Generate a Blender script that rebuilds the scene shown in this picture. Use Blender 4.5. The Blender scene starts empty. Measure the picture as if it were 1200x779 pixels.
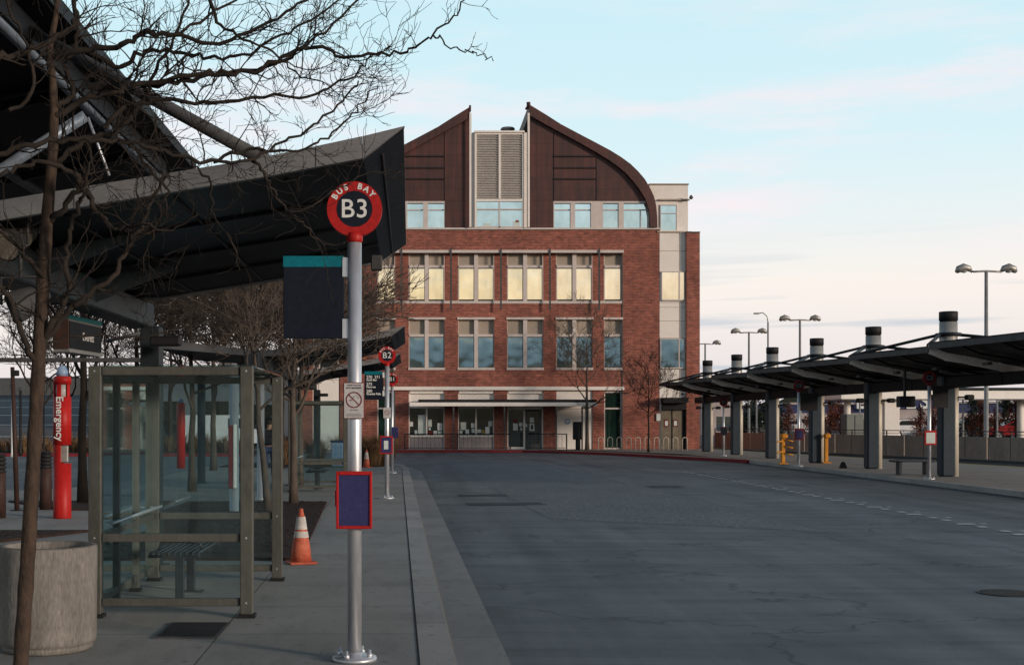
import bpy, bmesh, math, random
from mathutils import Vector, Matrix
C = bpy.context.scene.collection
R = random.Random(11)
F = 1500.0; CX = 480.0; CY = 493.0; EYE = 1.7
def P(px, py, Y): return Vector(((px-CX)*Y/F, Y, EYE-(py-CY)*Y/F))
def PX(px, Y): return (px-CX)*Y/F
def PZ(py, Y): return EYE-(py-CY)*Y/F
ORG = {}

# ------------------------------------------------------------------ materials
def nodes_of(name):
    m = bpy.data.materials.new(name); m.use_nodes = True
    nt = m.node_tree; nt.nodes.clear()
    out = nt.nodes.new('ShaderNodeOutputMaterial')
    return m, nt, out
def N(nt, t, **kw):
    n = nt.nodes.new(t)
    for k, v in kw.items():
        if k in n.inputs: n.inputs[k].default_value = v
        else: setattr(n, k, v)
    return n
def L(nt, a, b): nt.links.new(a, b)
def rgba(c, k=1.0): return (c[0]*k, c[1]*k, c[2]*k, 1)
def mixc(nt, fac, a, b, mode='MIX'):
    n = nt.nodes.new('ShaderNodeMix'); n.data_type = 'RGBA'; n.blend_type = mode
    for s, v in ((n.inputs[0], fac), (n.inputs[6], a), (n.inputs[7], b)):
        if hasattr(v, 'is_linked'): L(nt, v, s)
        else: s.default_value = v
    return n.outputs[2]
def ramp(nt, v, stops, interp='LINEAR'):
    r = nt.nodes.new('ShaderNodeValToRGB'); r.color_ramp.interpolation = interp
    els = r.color_ramp.elements
    while len(els) < len(stops): els.new(0.5)
    for e, (p, c) in zip(els, stops):
        e.position = p; e.color = c if len(c) == 4 else (*c, 1)
    L(nt, v, r.inputs[0]); return r.outputs[0]
def coords(nt, scale=(1, 1, 1), obj=False):
    if obj: src = N(nt, 'ShaderNodeTexCoord').outputs['Object']
    else: src = N(nt, 'ShaderNodeNewGeometry').outputs['Position']
    mp = N(nt, 'ShaderNodeMapping'); mp.inputs['Scale'].default_value = scale
    L(nt, src, mp.inputs['Vector']); return mp.outputs[0]
def noise(nt, vec, scale, detail=5, rough=0.6):
    n = N(nt, 'ShaderNodeTexNoise', Scale=scale, Detail=detail, Roughness=rough)
    L(nt, vec, n.inputs['Vector']); return n.outputs[0]
def mat(name, c1, c2=None, rough=0.7, metal=0.0, scale=3.0, stretch=(1, 1, 1), bump=0.0, bscale=40, spec=0.2, fine=0.12):
    """painted / weathered surface: two tones mixed by large noise, fine grain, optional bump"""
    m, nt, out = nodes_of(name)
    b = N(nt, 'ShaderNodeBsdfPrincipled', Roughness=rough, Metallic=metal)
    b.inputs['Specular IOR Level'].default_value = spec
    if c2 is None: c2 = tuple(x*0.75 for x in c1)
    v = coords(nt, stretch, True)
    f = ramp(nt, noise(nt, v, scale, 6), [(0.32, (0, 0, 0)), (0.68, (1, 1, 1))])
    col = mixc(nt, f, rgba(c1), rgba(c2))
    g = noise(nt, v, scale*14, 3)
    k = ramp(nt, g, [(0.25, (1-fine*2,)*3), (0.75, (1+fine,)*3)])
    col = mixc(nt, 1.0, col, k, 'MULTIPLY')
    L(nt, col, b.inputs['Base Color'])
    rr = N(nt, 'ShaderNodeMapRange'); rr.inputs[3].default_value = max(0.03, rough-0.1); rr.inputs[4].default_value = min(1, rough+0.12)
    L(nt, g, rr.inputs[0]); L(nt, rr.outputs[0], b.inputs['Roughness'])
    if bump:
        bp = N(nt, 'ShaderNodeBump', Strength=bump, Distance=0.01)
        L(nt, noise(nt, v, bscale, 4), bp.inputs['Height']); L(nt, bp.outputs[0], b.inputs['Normal'])
    L(nt, b.outputs[0], out.inputs[0]); return m
M = {}
M['silver'] = mat('galvanised pole', (0.62, 0.63, 0.66), (0.50, 0.51, 0.54), 0.42, 0.7, 2, (1, 1, .3), 0, fine=.05)
M['steel'] = mat('grey blue painted steel', (0.024, 0.031, 0.037), (0.013, 0.018, 0.022), 0.5, 0.1, 2.5, fine=.15)
M['strut'] = mat('pale blue grey tube paint', (0.22, 0.27, 0.33), (0.14, 0.17, 0.21), 0.4, 0.3, 2)
M['pipe'] = mat('dull grey tube paint', (0.085, 0.085, 0.085), (0.045, 0.045, 0.047), 0.6, 0.05, 4)
M['col'] = mat('shade dark column paint', (0.040, 0.055, 0.070), (0.030, 0.042, 0.054), 0.5, 0.25, 1.5, (1, 1, .3))  # shade of the right columns' fronts is put into this dark colour
M['colpale'] = mat('sunlit column side paint', (0.55, 0.50, 0.42), (0.45, 0.41, 0.35), 0.5, 0.1, 2)  # sunlight on the right columns' rounded side is put into this colour
M['mast'] = mat('mast sleeve metal', (0.42, 0.41, 0.38), (0.3, 0.29, 0.27), 0.45, 0.5, 2)
M['black'] = mat('black panel', (0.013, 0.014, 0.017), (0.008, 0.009, 0.011), 0.5, 0, 2, spec=.06)
M['blackm'] = mat('matt black', (0.02, 0.02, 0.022), (0.012, 0.012, 0.013), 0.6, 0, 5)
M['tip'] = mat('glossy dark end panel', (0.013, 0.016, 0.022), (0.009, 0.011, 0.016), 0.4, 0, 1.2, spec=.12)
M['fascia'] = mat('grey fascia metal', (0.20, 0.20, 0.205), (0.152, 0.152, 0.156), 0.5, 0.1, 1.5, (1, 1, 3))
M['fasciaL'] = mat('pale fascia metal', (0.88, 0.83, 0.77), (0.78, 0.73, 0.68), 0.5, 0.1, 1.5)
M['frame'] = mat('bronze grey aluminium', (0.105, 0.106, 0.094), (0.072, 0.073, 0.065), 0.5, 0.15, 2, (1, 1, .4))
M['red'] = mat('red enamel', (0.44, 0.016, 0.014), (0.34, 0.012, 0.011), 0.45, 0, 3)
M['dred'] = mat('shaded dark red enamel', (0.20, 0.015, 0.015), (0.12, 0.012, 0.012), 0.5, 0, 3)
M['navy'] = mat('navy sign face', (0.014, 0.018, 0.030), (0.009, 0.013, 0.022), 0.6, 0, 2, spec=.08)
M['teal'] = mat('teal stripe', (0.0, 0.15, 0.19), (0.0, 0.11, 0.145), 0.5, 0, 3)
M['violet'] = mat('violet blue map panel', (0.040, 0.040, 0.125), (0.028, 0.030, 0.095), 0.4, 0, 2.5)
M['white'] = mat('white vinyl', (0.74, 0.74, 0.72), (0.62, 0.62, 0.60), 0.5, 0, 6)
M['paper'] = mat('white paper', (0.62, 0.66, 0.64), (0.5, 0.56, 0.53), 0.8, 0, 6)
M['notice'] = mat('grey white notice', (0.52, 0.50, 0.49), (0.42, 0.40, 0.40), 0.5, 0, 9)
M['ink'] = mat('dark print', (0.10, 0.08, 0.09), None, 0.6)
M['maroon'] = mat('dark red print', (0.17, 0.02, 0.022), None, 0.6)
M['orange'] = mat('faded orange plastic', (0.58, 0.16, 0.09), (0.42, 0.07, 0.04), 0.6, 0, 6, fine=.3)
M['conewhite'] = mat('dirty reflective white', (0.62, 0.60, 0.58), (0.42, 0.38, 0.35), 0.6, 0, 9, fine=.3)
M['yellow'] = mat('amber machine paint', (0.60, 0.26, 0.03), (0.48, 0.19, 0.02), 0.5, 0, 4)
M['rust'] = mat('rusty brown paint', (0.060, 0.030, 0.024), (0.030, 0.018, 0.016), 0.6, 0, 5)
M['cream'] = mat('buff stone panel', (0.78, 0.72, 0.67), (0.72, 0.655, 0.60), 0.75, 0, 1.1, fine=.06)
M['stone'] = mat('pinkish cast stone', (0.60, 0.52, 0.48), (0.51, 0.44, 0.41), 0.8, 0, 2, fine=.1)
M['spandrel'] = mat('tan spandrel panel', (0.36, 0.30, 0.245), (0.32, 0.26, 0.21), 0.7, 0, 1.5, fine=.06)
M['darkframe'] = mat('dark window frame', (0.10, 0.10, 0.10), None, 0.5)
M['greydoor'] = mat('tan painted door', (0.20, 0.165, 0.12), (0.12, 0.10, 0.075), 0.6, 0, 3)
M['bark'] = mat('bark', (0.085, 0.055, 0.038), (0.035, 0.026, 0.022), 0.9, 0, 22, (1, 1, .35), .9, 55, fine=.3)
M['barkD'] = mat('dark bark', (0.036, 0.027, 0.022), (0.018, 0.015, 0.013), 0.95, 0, 9, (1, 1, .4), 0)
M['barkL'] = mat('greyed bark', (0.11, 0.088, 0.072), (0.055, 0.042, 0.035), 0.95, 0, 9, (1, 1, .4), 0)
M['mulch'] = mat('bark mulch', (0.060, 0.032, 0.024), (0.022, 0.014, 0.012), 0.95, 0, 12, (1, 1, 1), .8, 60, fine=.5)
M['drygrass'] = mat('dry ornamental grass', (0.22, 0.13, 0.065), (0.10, 0.06, 0.035), 0.9, 0, 2)
M['russet'] = mat('russet leaves', (0.15, 0.045, 0.026), (0.08, 0.028, 0.018), 0.8, 0, 2)
M['evergreen'] = mat('dark evergreen leaves', (0.022, 0.035, 0.022), (0.012, 0.018, 0.014), 0.8, 0, 2)
M['skin'] = mat('skin', (0.35, 0.2, 0.14), None, 0.6)
M['hair'] = mat('dark hair', (0.02, 0.015, 0.012), None, 0.7)
M['purple'] = mat('purple jacket cloth', (0.055, 0.02, 0.075), None, 0.9, 0, 8)
M['denim'] = mat('blue denim', (0.03, 0.05, 0.12), None, 0.9, 0, 12)
M['bag'] = mat('black nylon', (0.012, 0.012, 0.016), None, 0.7)
M['shoe'] = mat('shoe leather', (0.02, 0.02, 0.02), None, 0.6)
M['tyre'] = mat('tyre rubber', (0.02, 0.02, 0.02), None, 0.9)
M['rim'] = mat('wheel alloy', (0.4, 0.4, 0.42), None, 0.35, .8)
M['carglass'] = mat('dark car glass', (0.02, 0.025, 0.03), None, 0.08)
M['redlamp'] = mat('red tail lamp', (0.4, 0.01, 0.01), None, 0.2)
M['clearlamp'] = mat('clear lamp cover', (0.5, 0.5, 0.5), None, 0.15)
M['storeblue'] = mat('store blue cladding', (0.03, 0.045, 0.12), (0.025, 0.035, 0.095), 0.6, 0, .6)
M['storegrey'] = mat('store pale cladding', (0.42, 0.36, 0.35), None, 0.8, 0, .6)
M['storedark'] = mat('dark store base', (0.05, 0.05, 0.06), None, 0.8, 0, .6)  # even dark tone of the store's base wall
M['beige'] = mat('beige concrete panel', (0.46, 0.38, 0.31), (0.34, 0.28, 0.23), 0.85, 0, .7, (1, 1, .4), fine=.12)
M['embank'] = mat('far car park asphalt', (0.12, 0.12, 0.125), (0.075, 0.075, 0.08), .9, 0, .12)
M['lampblue'] = mat('blue beacon glass', (0.12, 0.22, 0.42), (0.3, 0.38, 0.5), 0.2, 0, 6)
M['cabinet'] = mat('grey green cabinet', (0.20, 0.21, 0.19), (0.15, 0.16, 0.15), .6, 0, 1.5)
M['benchmetal'] = mat('black coated bench metal', (0.06, 0.07, 0.08), (0.045, 0.052, 0.06), 0.4, .4, 4)
M['lens'] = mat('floodlight lens', (0.40, 0.35, 0.27), (0.2, 0.18, 0.15), 0.25, .3, 6)
M['redpaint'] = mat('worn red kerb paint', (0.26, 0.022, 0.028), (0.15, 0.018, 0.024), 0.7, 0, 2.5, fine=.35)
M['yellowpaint'] = mat('worn yellow edge paint', (0.42, 0.30, 0.05), (0.3, 0.22, 0.08), 0.8, 0, 3, fine=.4)
M['whitepaint'] = mat('worn white road paint', (0.95, 0.95, 0.95), (0.5, 0.5, 0.5), 0.8, 0, 7, fine=.5)
M['leaf'] = mat('fallen leaves', (0.30, 0.17, 0.08), (0.15, 0.08, 0.04), .8, 0, 4)
M['iron'] = mat('worn cast iron', (0.04, 0.042, 0.046), (0.025, 0.027, 0.03), .6, .3, 6)
M['louvre'] = mat('grey louvre blades', (0.36, 0.33, 0.30), (0.29, 0.265, 0.245), .7, 0, 1.5)
M['bed'] = mat('dark track bed', (0.028, 0.026, 0.026), None, .95, 0, 2, fine=.3)  # even dark tone of the track bed
M['sea'] = mat('joint filler', (0.012, 0.012, 0.013), None, .9)

def concrete(name, c, joints=None):
    m, nt, out = nodes_of(name)
    b = N(nt, 'ShaderNodeBsdfPrincipled', Roughness=0.82); b.inputs['Specular IOR Level'].default_value = .35
    v = coords(nt)
    f = ramp(nt, noise(nt, v, .7, 8, .65), [(.3, (0, 0, 0)), (.7, (1, 1, 1))])
    col = mixc(nt, f, rgba(c), rgba(c, .74))
    st = ramp(nt, noise(nt, coords(nt, (2.2, .5, 1)), 1.4, 6, .7), [(.50, (1, 1, 1)), (.72, (.72, .72, .73))])
    col = mixc(nt, .8, col, st, 'MULTIPLY')
    gr = ramp(nt, noise(nt, v, 90, 3), [(.3, (.8, .8, .8)), (.7, (1.15, 1.15, 1.15))])
    col = mixc(nt, .8, col, gr, 'MULTIPLY')
    sp = ramp(nt, noise(nt, v, 9, 2, .4), [(.66, (1, 1, 1)), (.71, (.5, .48, .47))])
    col = mixc(nt, .6, col, sp, 'MULTIPLY')
    if joints:
        br = N(nt, 'ShaderNodeTexBrick', Scale=1.0); br.offset = 0; br.squash = 1
        br.inputs['Color1'].default_value = (1, 1, 1, 1); br.inputs['Color2'].default_value = (.84, .86, .88, 1)
        br.inputs['Mortar'].default_value = (.22, .21, .21, 1)
        br.inputs['Mortar Size'].default_value = .007; br.inputs['Mortar Smooth'].default_value = .3
        br.inputs['Brick Width'].default_value = joints[0]; br.inputs['Row Height'].default_value = joints[1]
        mp = N(nt, 'ShaderNodeMapping'); mp.inputs['Location'].default_value = (joints[2], joints[3], 0)
        mp.inputs['Rotation'].default_value = (0, 0, -.0093)
        L(nt, N(nt, 'ShaderNodeNewGeometry').outputs['Position'], mp.inputs['Vector'])
        L(nt, mp.outputs[0], br.inputs['Vector'])
        col = mixc(nt, 1, col, br.outputs[0], 'MULTIPLY')
    L(nt, col, b.inputs['Base Color'])
    bp = N(nt, 'ShaderNodeBump', Strength=.35, Distance=.01); L(nt, noise(nt, v, 60, 4), bp.inputs['Height']); L(nt, bp.outputs[0], b.inputs['Normal'])
    L(nt, b.outputs[0], out.inputs[0]); return m
M['pave'] = concrete('pavement concrete', (0.285, 0.28, 0.262), (2.6, 1.52, 1.42, .4))
M['pavefar'] = concrete('far pavement concrete', (0.30, 0.265, 0.24), (3.0, 3.0, 0, 0))
M['kerb'] = concrete('kerb concrete', (0.36, 0.35, 0.335), (30, 1.9, 12, .6))
M['kerbface'] = concrete('shade toned kerb face concrete', (0.11, 0.112, 0.112))  # kerb concrete with shade painted in, dims the sunlit bevel and face
M['gutter'] = concrete('gutter concrete', (0.26, 0.262, 0.258), (30, 1.9, 12, .6))
M['ground'] = concrete('far ground', (0.07, 0.07, 0.065))

def asphalt():
    m, nt, out = nodes_of('asphalt')
    b = N(nt, 'ShaderNodeBsdfPrincipled', Roughness=0.7); b.inputs['Specular IOR Level'].default_value = .32
    v = coords(nt)
    big = ramp(nt, noise(nt, coords(nt, (.35, .16, 1)), 1.0, 7, .6), [(.33, (0, 0, 0)), (.66, (1, 1, 1))])
    col = mixc(nt, big, (.094, .106, .114, 1), (.146, .162, .170, 1))
    # tyre-polished cross streaks and oil stains
    st = ramp(nt, noise(nt, coords(nt, (.12, 1.5, 1)), 1.6, 6, .65), [(.42, (1, 1, 1)), (.68, (.66, .68, .70))])
    col = mixc(nt, 1, col, st, 'MULTIPLY')
    oil = ramp(nt, noise(nt, coords(nt, (.5, .5, 1)), 1.3, 4, .5), [(.56, (1, 1, 1)), (.72, (.5, .52, .54))])
    col = mixc(nt, .8, col, oil, 'MULTIPLY')
    ol2 = ramp(nt, noise(nt, v, 2.6, 3, .5), [(.66, (1, 1, 1)), (.76, (.5, .5, .52))])
    col = mixc(nt, .8, col, ol2, 'MULTIPLY')
    trk = ramp(nt, noise(nt, coords(nt, (1.1, .05, 1)), 1.5, 4, .55), [(.38, (.80, .81, .83)), (.62, (1.12, 1.12, 1.12))])
    col = mixc(nt, 1, col, trk, 'MULTIPLY')
    crk = N(nt, 'ShaderNodeTexVoronoi', Scale=.22, feature='DISTANCE_TO_EDGE')
    wv = N(nt, 'ShaderNodeVectorMath', operation='ADD'); L(nt, v, wv.inputs[0])
    nz = N(nt, 'ShaderNodeTexNoise', Scale=1.2, Detail=5); L(nt, v, nz.inputs['Vector'])
    sc = N(nt, 'ShaderNodeVectorMath', operation='SCALE'); sc.inputs['Scale'].default_value = 1.6; L(nt, nz.outputs['Color'], sc.inputs[0])
    L(nt, sc.outputs[0], wv.inputs[1]); L(nt, wv.outputs[0], crk.inputs['Vector'])
    ck = ramp(nt, crk.outputs['Distance'], [(0.0, (.35, .35, .37)), (.009, (1, 1, 1))])
    col = mixc(nt, .8, col, ck, 'MULTIPLY')
    gr = ramp(nt, noise(nt, v, 120, 3, .7), [(.3, (.62, .62, .62)), (.7, (1.35, 1.35, 1.35))])
    col = mixc(nt, .9, col, gr, 'MULTIPLY')
    gl = ramp(nt, noise(nt, v, 34, 2, .4), [(.74, (0, 0, 0)), (.78, (1, 1, 1))])
    col = mixc(nt, gl, col, (.14, .14, .14, 1))
    L(nt, col, b.inputs['Base Color'])
    bp = N(nt, 'ShaderNodeBump', Strength=.5, Distance=.008); L(nt, noise(nt, v, 150, 3), bp.inputs['Height']); L(nt, bp.outputs[0], b.inputs['Normal'])
    L(nt, b.outputs[0], out.inputs[0]); return m
M['asphalt'] = asphalt()

def brick():
    m, nt, out = nodes_of('red brick')
    b = N(nt, 'ShaderNodeBsdfPrincipled', Roughness=0.9); b.inputs['Specular IOR Level'].default_value = .2
    g = N(nt, 'ShaderNodeNewGeometry'); s = N(nt, 'ShaderNodeSeparateXYZ'); L(nt, g.outputs['Position'], s.inputs[0])
    ad = N(nt, 'ShaderNodeMath', operation='ADD'); L(nt, s.outputs[0], ad.inputs[0]); L(nt, s.outputs[1], ad.inputs[1])
    cb = N(nt, 'ShaderNodeCombineXYZ'); L(nt, ad.outputs[0], cb.inputs[0]); L(nt, s.outputs[2], cb.inputs[1])
    br = N(nt, 'ShaderNodeTexBrick', Scale=1)
    br.inputs['Color1'].default_value = (.285, .082, .055, 1); br.inputs['Color2'].default_value = (.18, .052, .040, 1)
    br.inputs['Mortar'].default_value = (.27, .19, .16, 1); br.inputs['Mortar Size'].default_value = .009
    br.inputs['Brick Width'].default_value = .24; br.inputs['Row Height'].default_value = .095; br.inputs['Bias'].default_value = -.1
    L(nt, cb.outputs[0], br.inputs['Vector'])
    v = coords(nt)
    k = ramp(nt, noise(nt, v, .5, 6, .65), [(.3, (.74, .74, .76)), (.7, (1.2, 1.15, 1.12))])
    col = mixc(nt, 1, br.outputs[0], k, 'MULTIPLY')
    k2 = ramp(nt, noise(nt, coords(nt, (3, 3, .25)), 1, 5, .6), [(.45, (1, 1, 1)), (.7, (.78, .77, .78))])
    col = mixc(nt, .7, col, k2, 'MULTIPLY')
    k3 = ramp(nt, noise(nt, coords(nt, (3.5, 3.5, 9)), 1, 2, .5), [(.3, (.68, .66, .66)), (.7, (1.28, 1.25, 1.2))])
    col = mixc(nt, .8, col, k3, 'MULTIPLY')
    L(nt, col, b.inputs['Base Color']); L(nt, b.outputs[0], out.inputs[0]); return m
M['brick'] = brick()

def copper():
    m, nt, out = nodes_of('brown standing seam copper')
    b = N(nt, 'ShaderNodeBsdfPrincipled', Roughness=0.6, Metallic=.1)
    v = coords(nt)
    col = mixc(nt, ramp(nt, noise(nt, v, .6, 6), [(.3, (0, 0, 0)), (.7, (1, 1, 1))]), (.088, .030, .025, 1), (.048, .020, .018, 1))
    s = N(nt, 'ShaderNodeSeparateXYZ'); L(nt, v, s.inputs[0])
    cb = N(nt, 'ShaderNodeCombineXYZ'); L(nt, s.outputs[0], cb.inputs[0]); L(nt, s.outputs[2], cb.inputs[1])
    br = N(nt, 'ShaderNodeTexBrick', Scale=1)
    br.inputs['Color1'].default_value = (1, 1, 1, 1); br.inputs['Color2'].default_value = (.8, .84, .86, 1)
    br.inputs['Mortar'].default_value = (.45, .45, .45, 1); br.inputs['Mortar Size'].default_value = .012
    br.inputs['Brick Width'].default_value = 2.55; br.inputs['Row Height'].default_value = .68; br.offset = 0
    L(nt, cb.outputs[0], br.inputs['Vector'])
    col = mixc(nt, 1, col, br.outputs[0], 'MULTIPLY')
    k = ramp(nt, noise(nt, coords(nt, (4, 4, .3)), 1, 4), [(.42, (.8, .8, .8)), (.72, (1.7, 1.3, 1.15))])
    col = mixc(nt, .85, col, k, 'MULTIPLY')
    L(nt, col, b.inputs['Base Color']); L(nt, b.outputs[0], out.inputs[0]); return m
M['copper'] = copper()

def mirror(name, tint, base, f):
    m, nt, out = nodes_of(name)
    d = N(nt, 'ShaderNodeBsdfDiffuse'); d.inputs[0].default_value = rgba(base)
    g = N(nt, 'ShaderNodeBsdfGlossy', Roughness=.03); g.inputs[0].default_value = rgba(tint)
    bp = N(nt, 'ShaderNodeBump', Strength=.14, Distance=.05); L(nt, noise(nt, coords(nt), .9, 1), bp.inputs['Height']); L(nt, bp.outputs[0], g.inputs['Normal'])
    x = N(nt, 'ShaderNodeMixShader', Fac=f); vr = N(nt, 'ShaderNodeMapRange'); vr.inputs[1].default_value = .3; vr.inputs[2].default_value = .7; vr.inputs[3].default_value = f*.68; vr.inputs[4].default_value = min(1, f*1.12); L(nt, noise(nt, coords(nt, (.8, .8, .5)), 1, 3), vr.inputs[0]); L(nt, vr.outputs[0], x.inputs[0]); L(nt, d.outputs[0], x.inputs[1]); L(nt, g.outputs[0], x.inputs[2])
    L(nt, x.outputs[0], out.inputs[0]); return m
M['paneA'] = mirror('upper office glazing', (.96, .88, .74), (.45, .36, .22), .86)
M['paneB'] = mirror('office glazing', (.48, .60, .66), (.02, .035, .04), .7)
M['paneT'] = mirror('attic glazing', (.80, .93, .97), (.12, .2, .2), .72)
M['paneG'] = mirror('shop glazing', (.3, .36, .34), (.03, .03, .025), .35)
M['paneD'] = mirror('green shop glazing', (.2, .3, .26), (.012, .03, .024), .35)

def clearglass():
    m, nt, out = nodes_of('shelter glass')
    t = N(nt, 'ShaderNodeBsdfTransparent'); t.inputs[0].default_value = (.88, .945, .95, 1)
    g = N(nt, 'ShaderNodeBsdfGlossy', Roughness=.03); g.inputs[0].default_value = (.85, .95, .95, 1)
    fr = N(nt, 'ShaderNodeFresnel', IOR=1.5)
    x = N(nt, 'ShaderNodeMixShader'); L(nt, fr.outputs[0], x.inputs[0]); L(nt, t.outputs[0], x.inputs[1]); L(nt, g.outputs[0], x.inputs[2])
    d = N(nt, 'ShaderNodeBsdfDiffuse'); d.inputs[0].default_value = (.17, .23, .24, 1)
    f = ramp(nt, noise(nt, coords(nt, (1, 1, .5)), 2.2, 6, .7), [(.35, (.008, .008, .008)), (.75, (.06, .06, .06))])
    y = N(nt, 'ShaderNodeMixShader'); L(nt, f, y.inputs[0]); L(nt, x.outputs[0], y.inputs[1]); L(nt, d.outputs[0], y.inputs[2])
    L(nt, y.outputs[0], out.inputs[0]); return m
M['glass'] = clearglass()

# ------------------------------------------------------------------ mesh builder
class MB:
    def __init__(s): s.v = []; s.f = []; s.mi = []; s.m = 0; s.sm = []; s.smooth = False
    def face(s, idx): s.f.append(idx); s.mi.append(s.m); s.sm.append(s.smooth)
    def poly(s, pts):
        b = len(s.v); s.v += [tuple(p) for p in pts]; s.face(list(range(b, b+len(pts)))); return s
    def box(s, x0, x1, y0, y1, z0, z1, T=None):
        if x0 > x1: x0, x1 = x1, x0
        if y0 > y1: y0, y1 = y1, y0
        if z0 > z1: z0, z1 = z1, z0
        b = len(s.v)
        vs = [Vector(p) for p in ((x0,y0,z0),(x1,y0,z0),(x1,y1,z0),(x0,y1,z0),(x0,y0,z1),(x1,y0,z1),(x1,y1,z1),(x0,y1,z1))]
        if T is not None: vs = [T @ p for p in vs]
        s.v += [tuple(p) for p in vs]
        for q in ((0,3,2,1),(4,5,6,7),(0,1,5,4),(1,2,6,5),(2,3,7,6),(3,0,4,7)): s.face([b+i for i in q])
        return s
    def bbox(s, x0, x1, y0, y1, z0, z1, w=.01):
        """box with chamfered vertical and horizontal edges"""
        if x0 > x1: x0, x1 = x1, x0
        if y0 > y1: y0, y1 = y1, y0
        if z0 > z1: z0, z1 = z1, z0
        w = min(w, (x1-x0)*.4, (y1-y0)*.4, (z1-z0)*.4)
        def ring(i, z): return [(x0+i+w,y0+i,z),(x1-i-w,y0+i,z),(x1-i,y0+i+w,z),(x1-i,y1-i-w,z),(x1-i-w,y1-i,z),(x0+i+w,y1-i,z),(x0+i,y1-i-w,z),(x0+i,y0+i+w,z)]
        rs = [ring(w, z0), ring(0, z0+w), ring(0, z1-w), ring(w, z1)]
        b = len(s.v)
        for r in rs: s.v += r
        for k in range(3):
            for i in range(8):
                j = (i+1) % 8; s.face([b+8*k+i, b+8*k+j, b+8*k+8+j, b+8*k+8+i])
        s.face([b+i for i in range(7, -1, -1)]); s.face([b+24+i for i in range(8)])
        return s
    def extrude(s, poly, off):
        """closed polygon (3d points) extruded by vector off"""
        b = len(s.v); n = len(poly); off = Vector(off)
        s.v += [tuple(p) for p in poly] + [tuple(Vector(p)+off) for p in poly]
        s.face(list(range(b, b+n))); s.face([b+2*n-1-i for i in range(n)])
        for i in range(n): j = (i+1) % n; s.face([b+i, b+n+i, b+n+j, b+j])
        return s
    def tube(s, pts, rad, n=8, cap=True):
        pts = [Vector(p) for p in pts]
        if not isinstance(rad, (list, tuple)): rad = [rad]*len(pts)
        b = len(s.v); up = None; sm0 = s.smooth; s.smooth = True
        for i, p in enumerate(pts):
            d = (pts[min(i+1, len(pts)-1)]-pts[max(i-1, 0)])
            if d.length < 1e-9: d = Vector((0, 0, 1))
            d.normalize()
            if up is None:
                up = Vector((1, 0, 0)) if abs(d.x) < .8 else Vector((0, 1, 0))
            u = up-d*up.dot(d)
            if u.length < 1e-4: u = d.orthogonal()
            u.normalize(); up = u; w = d.cross(u)
            for k in range(n):
                a = 2*math.pi*k/n; s.v.append(tuple(p+(u*math.cos(a)+w*math.sin(a))*rad[i]))
        for i in range(len(pts)-1):
            for k in range(n):
                k2 = (k+1) % n; s.face([b+i*n+k, b+i*n+k2, b+(i+1)*n+k2, b+(i+1)*n+k])
        s.smooth = sm0
        if cap: s.face([b+n-1-k for k in range(n)]); e = b+(len(pts)-1)*n; s.face([e+k for k in range(n)])
        return s
    def lathe(s, c, prof, n=24, cap=True):
        cx, cy, cz = c; b = len(s.v); sm0 = s.smooth; s.smooth = True
        for r, z in prof:
            for k in range(n): a = 2*math.pi*k/n; s.v.append((cx+r*math.cos(a), cy+r*math.sin(a), cz+z))
        for i in range(len(prof)-1):
            for k in range(n): k2 = (k+1) % n; s.face([b+i*n+k, b+i*n+k2, b+(i+1)*n+k2, b+(i+1)*n+k])
        s.smooth = sm0
        if cap: s.face([b+n-1-k for k in range(n)]); e = b+(len(prof)-1)*n; s.face([e+k for k in range(n)])
        return s
    def disc_y(s, c, r0, r1, y0, y1, n=40):
        """ring (or disc when r0 == 0) whose axis is Y"""
        cx, cz = c; b = len(s.v)
        for y in (y0, y1):
            for r in ([r1] if r0 == 0 else [r1, r0]):
                for k in range(n): a = 2*math.pi*k/n; s.v.append((cx+r*math.cos(a), y, cz+r*math.sin(a)))
        if r0 == 0:
            s.face([b+k for k in range(n)]); s.face([b+n+n-1-k for k in range(n)])
            for k in range(n): k2 = (k+1) % n; s.face([b+k2, b+k, b+n+k, b+n+k2])
        else:
            for k in range(n):
                k2 = (k+1) % n
                s.face([b+k, b+k2, b+n+k2, b+n+k]); s.face([b+2*n+k2, b+2*n+k, b+3*n+k, b+3*n+k2])
                s.face([b+k2, b+k, b+2*n+k, b+2*n+k2]); s.face([b+n+k, b+n+k2, b+3*n+k2, b+3*n+k])
        return s
    def build(s, name, mats, parent=None, loc=None):
        if not isinstance(mats, (list, tuple)): mats = [mats]
        org = Vector((0, 0, 0))
        if parent is not None: org = ORG[parent]
        elif loc is not None: org = Vector(loc)
        me = bpy.data.meshes.new(name)
        me.from_pydata([(x-org.x, y-org.y, z-org.z) for x, y, z in s.v], [], s.f)
        for m in mats: me.materials.append(M[m] if isinstance(m, str) else m)
        me.polygons.foreach_set('material_index', s.mi); me.polygons.foreach_set('use_smooth', s.sm)
        me.update()
        o = bpy.data.objects.new(name, me); C.objects.link(o)
        if parent is not None: o.parent = parent
        else: o.location = org
        ORG[o] = org; return o
def tag(o, label=None, cat=None, group=None, kind=None):
    for k, v in (('label', label), ('category', cat), ('group', group), ('kind', kind)):
        if v: o[k] = v
    return o
def empty(name, loc, label, cat, group=None):
    o = bpy.data.objects.new(name, None); C.objects.link(o); o.location = loc; o.empty_display_size = .2
    ORG[o] = Vector(loc); return tag(o, label, cat, group)
def kids(o): return [c for c in list(C.objects) if c.parent == o]
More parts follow.
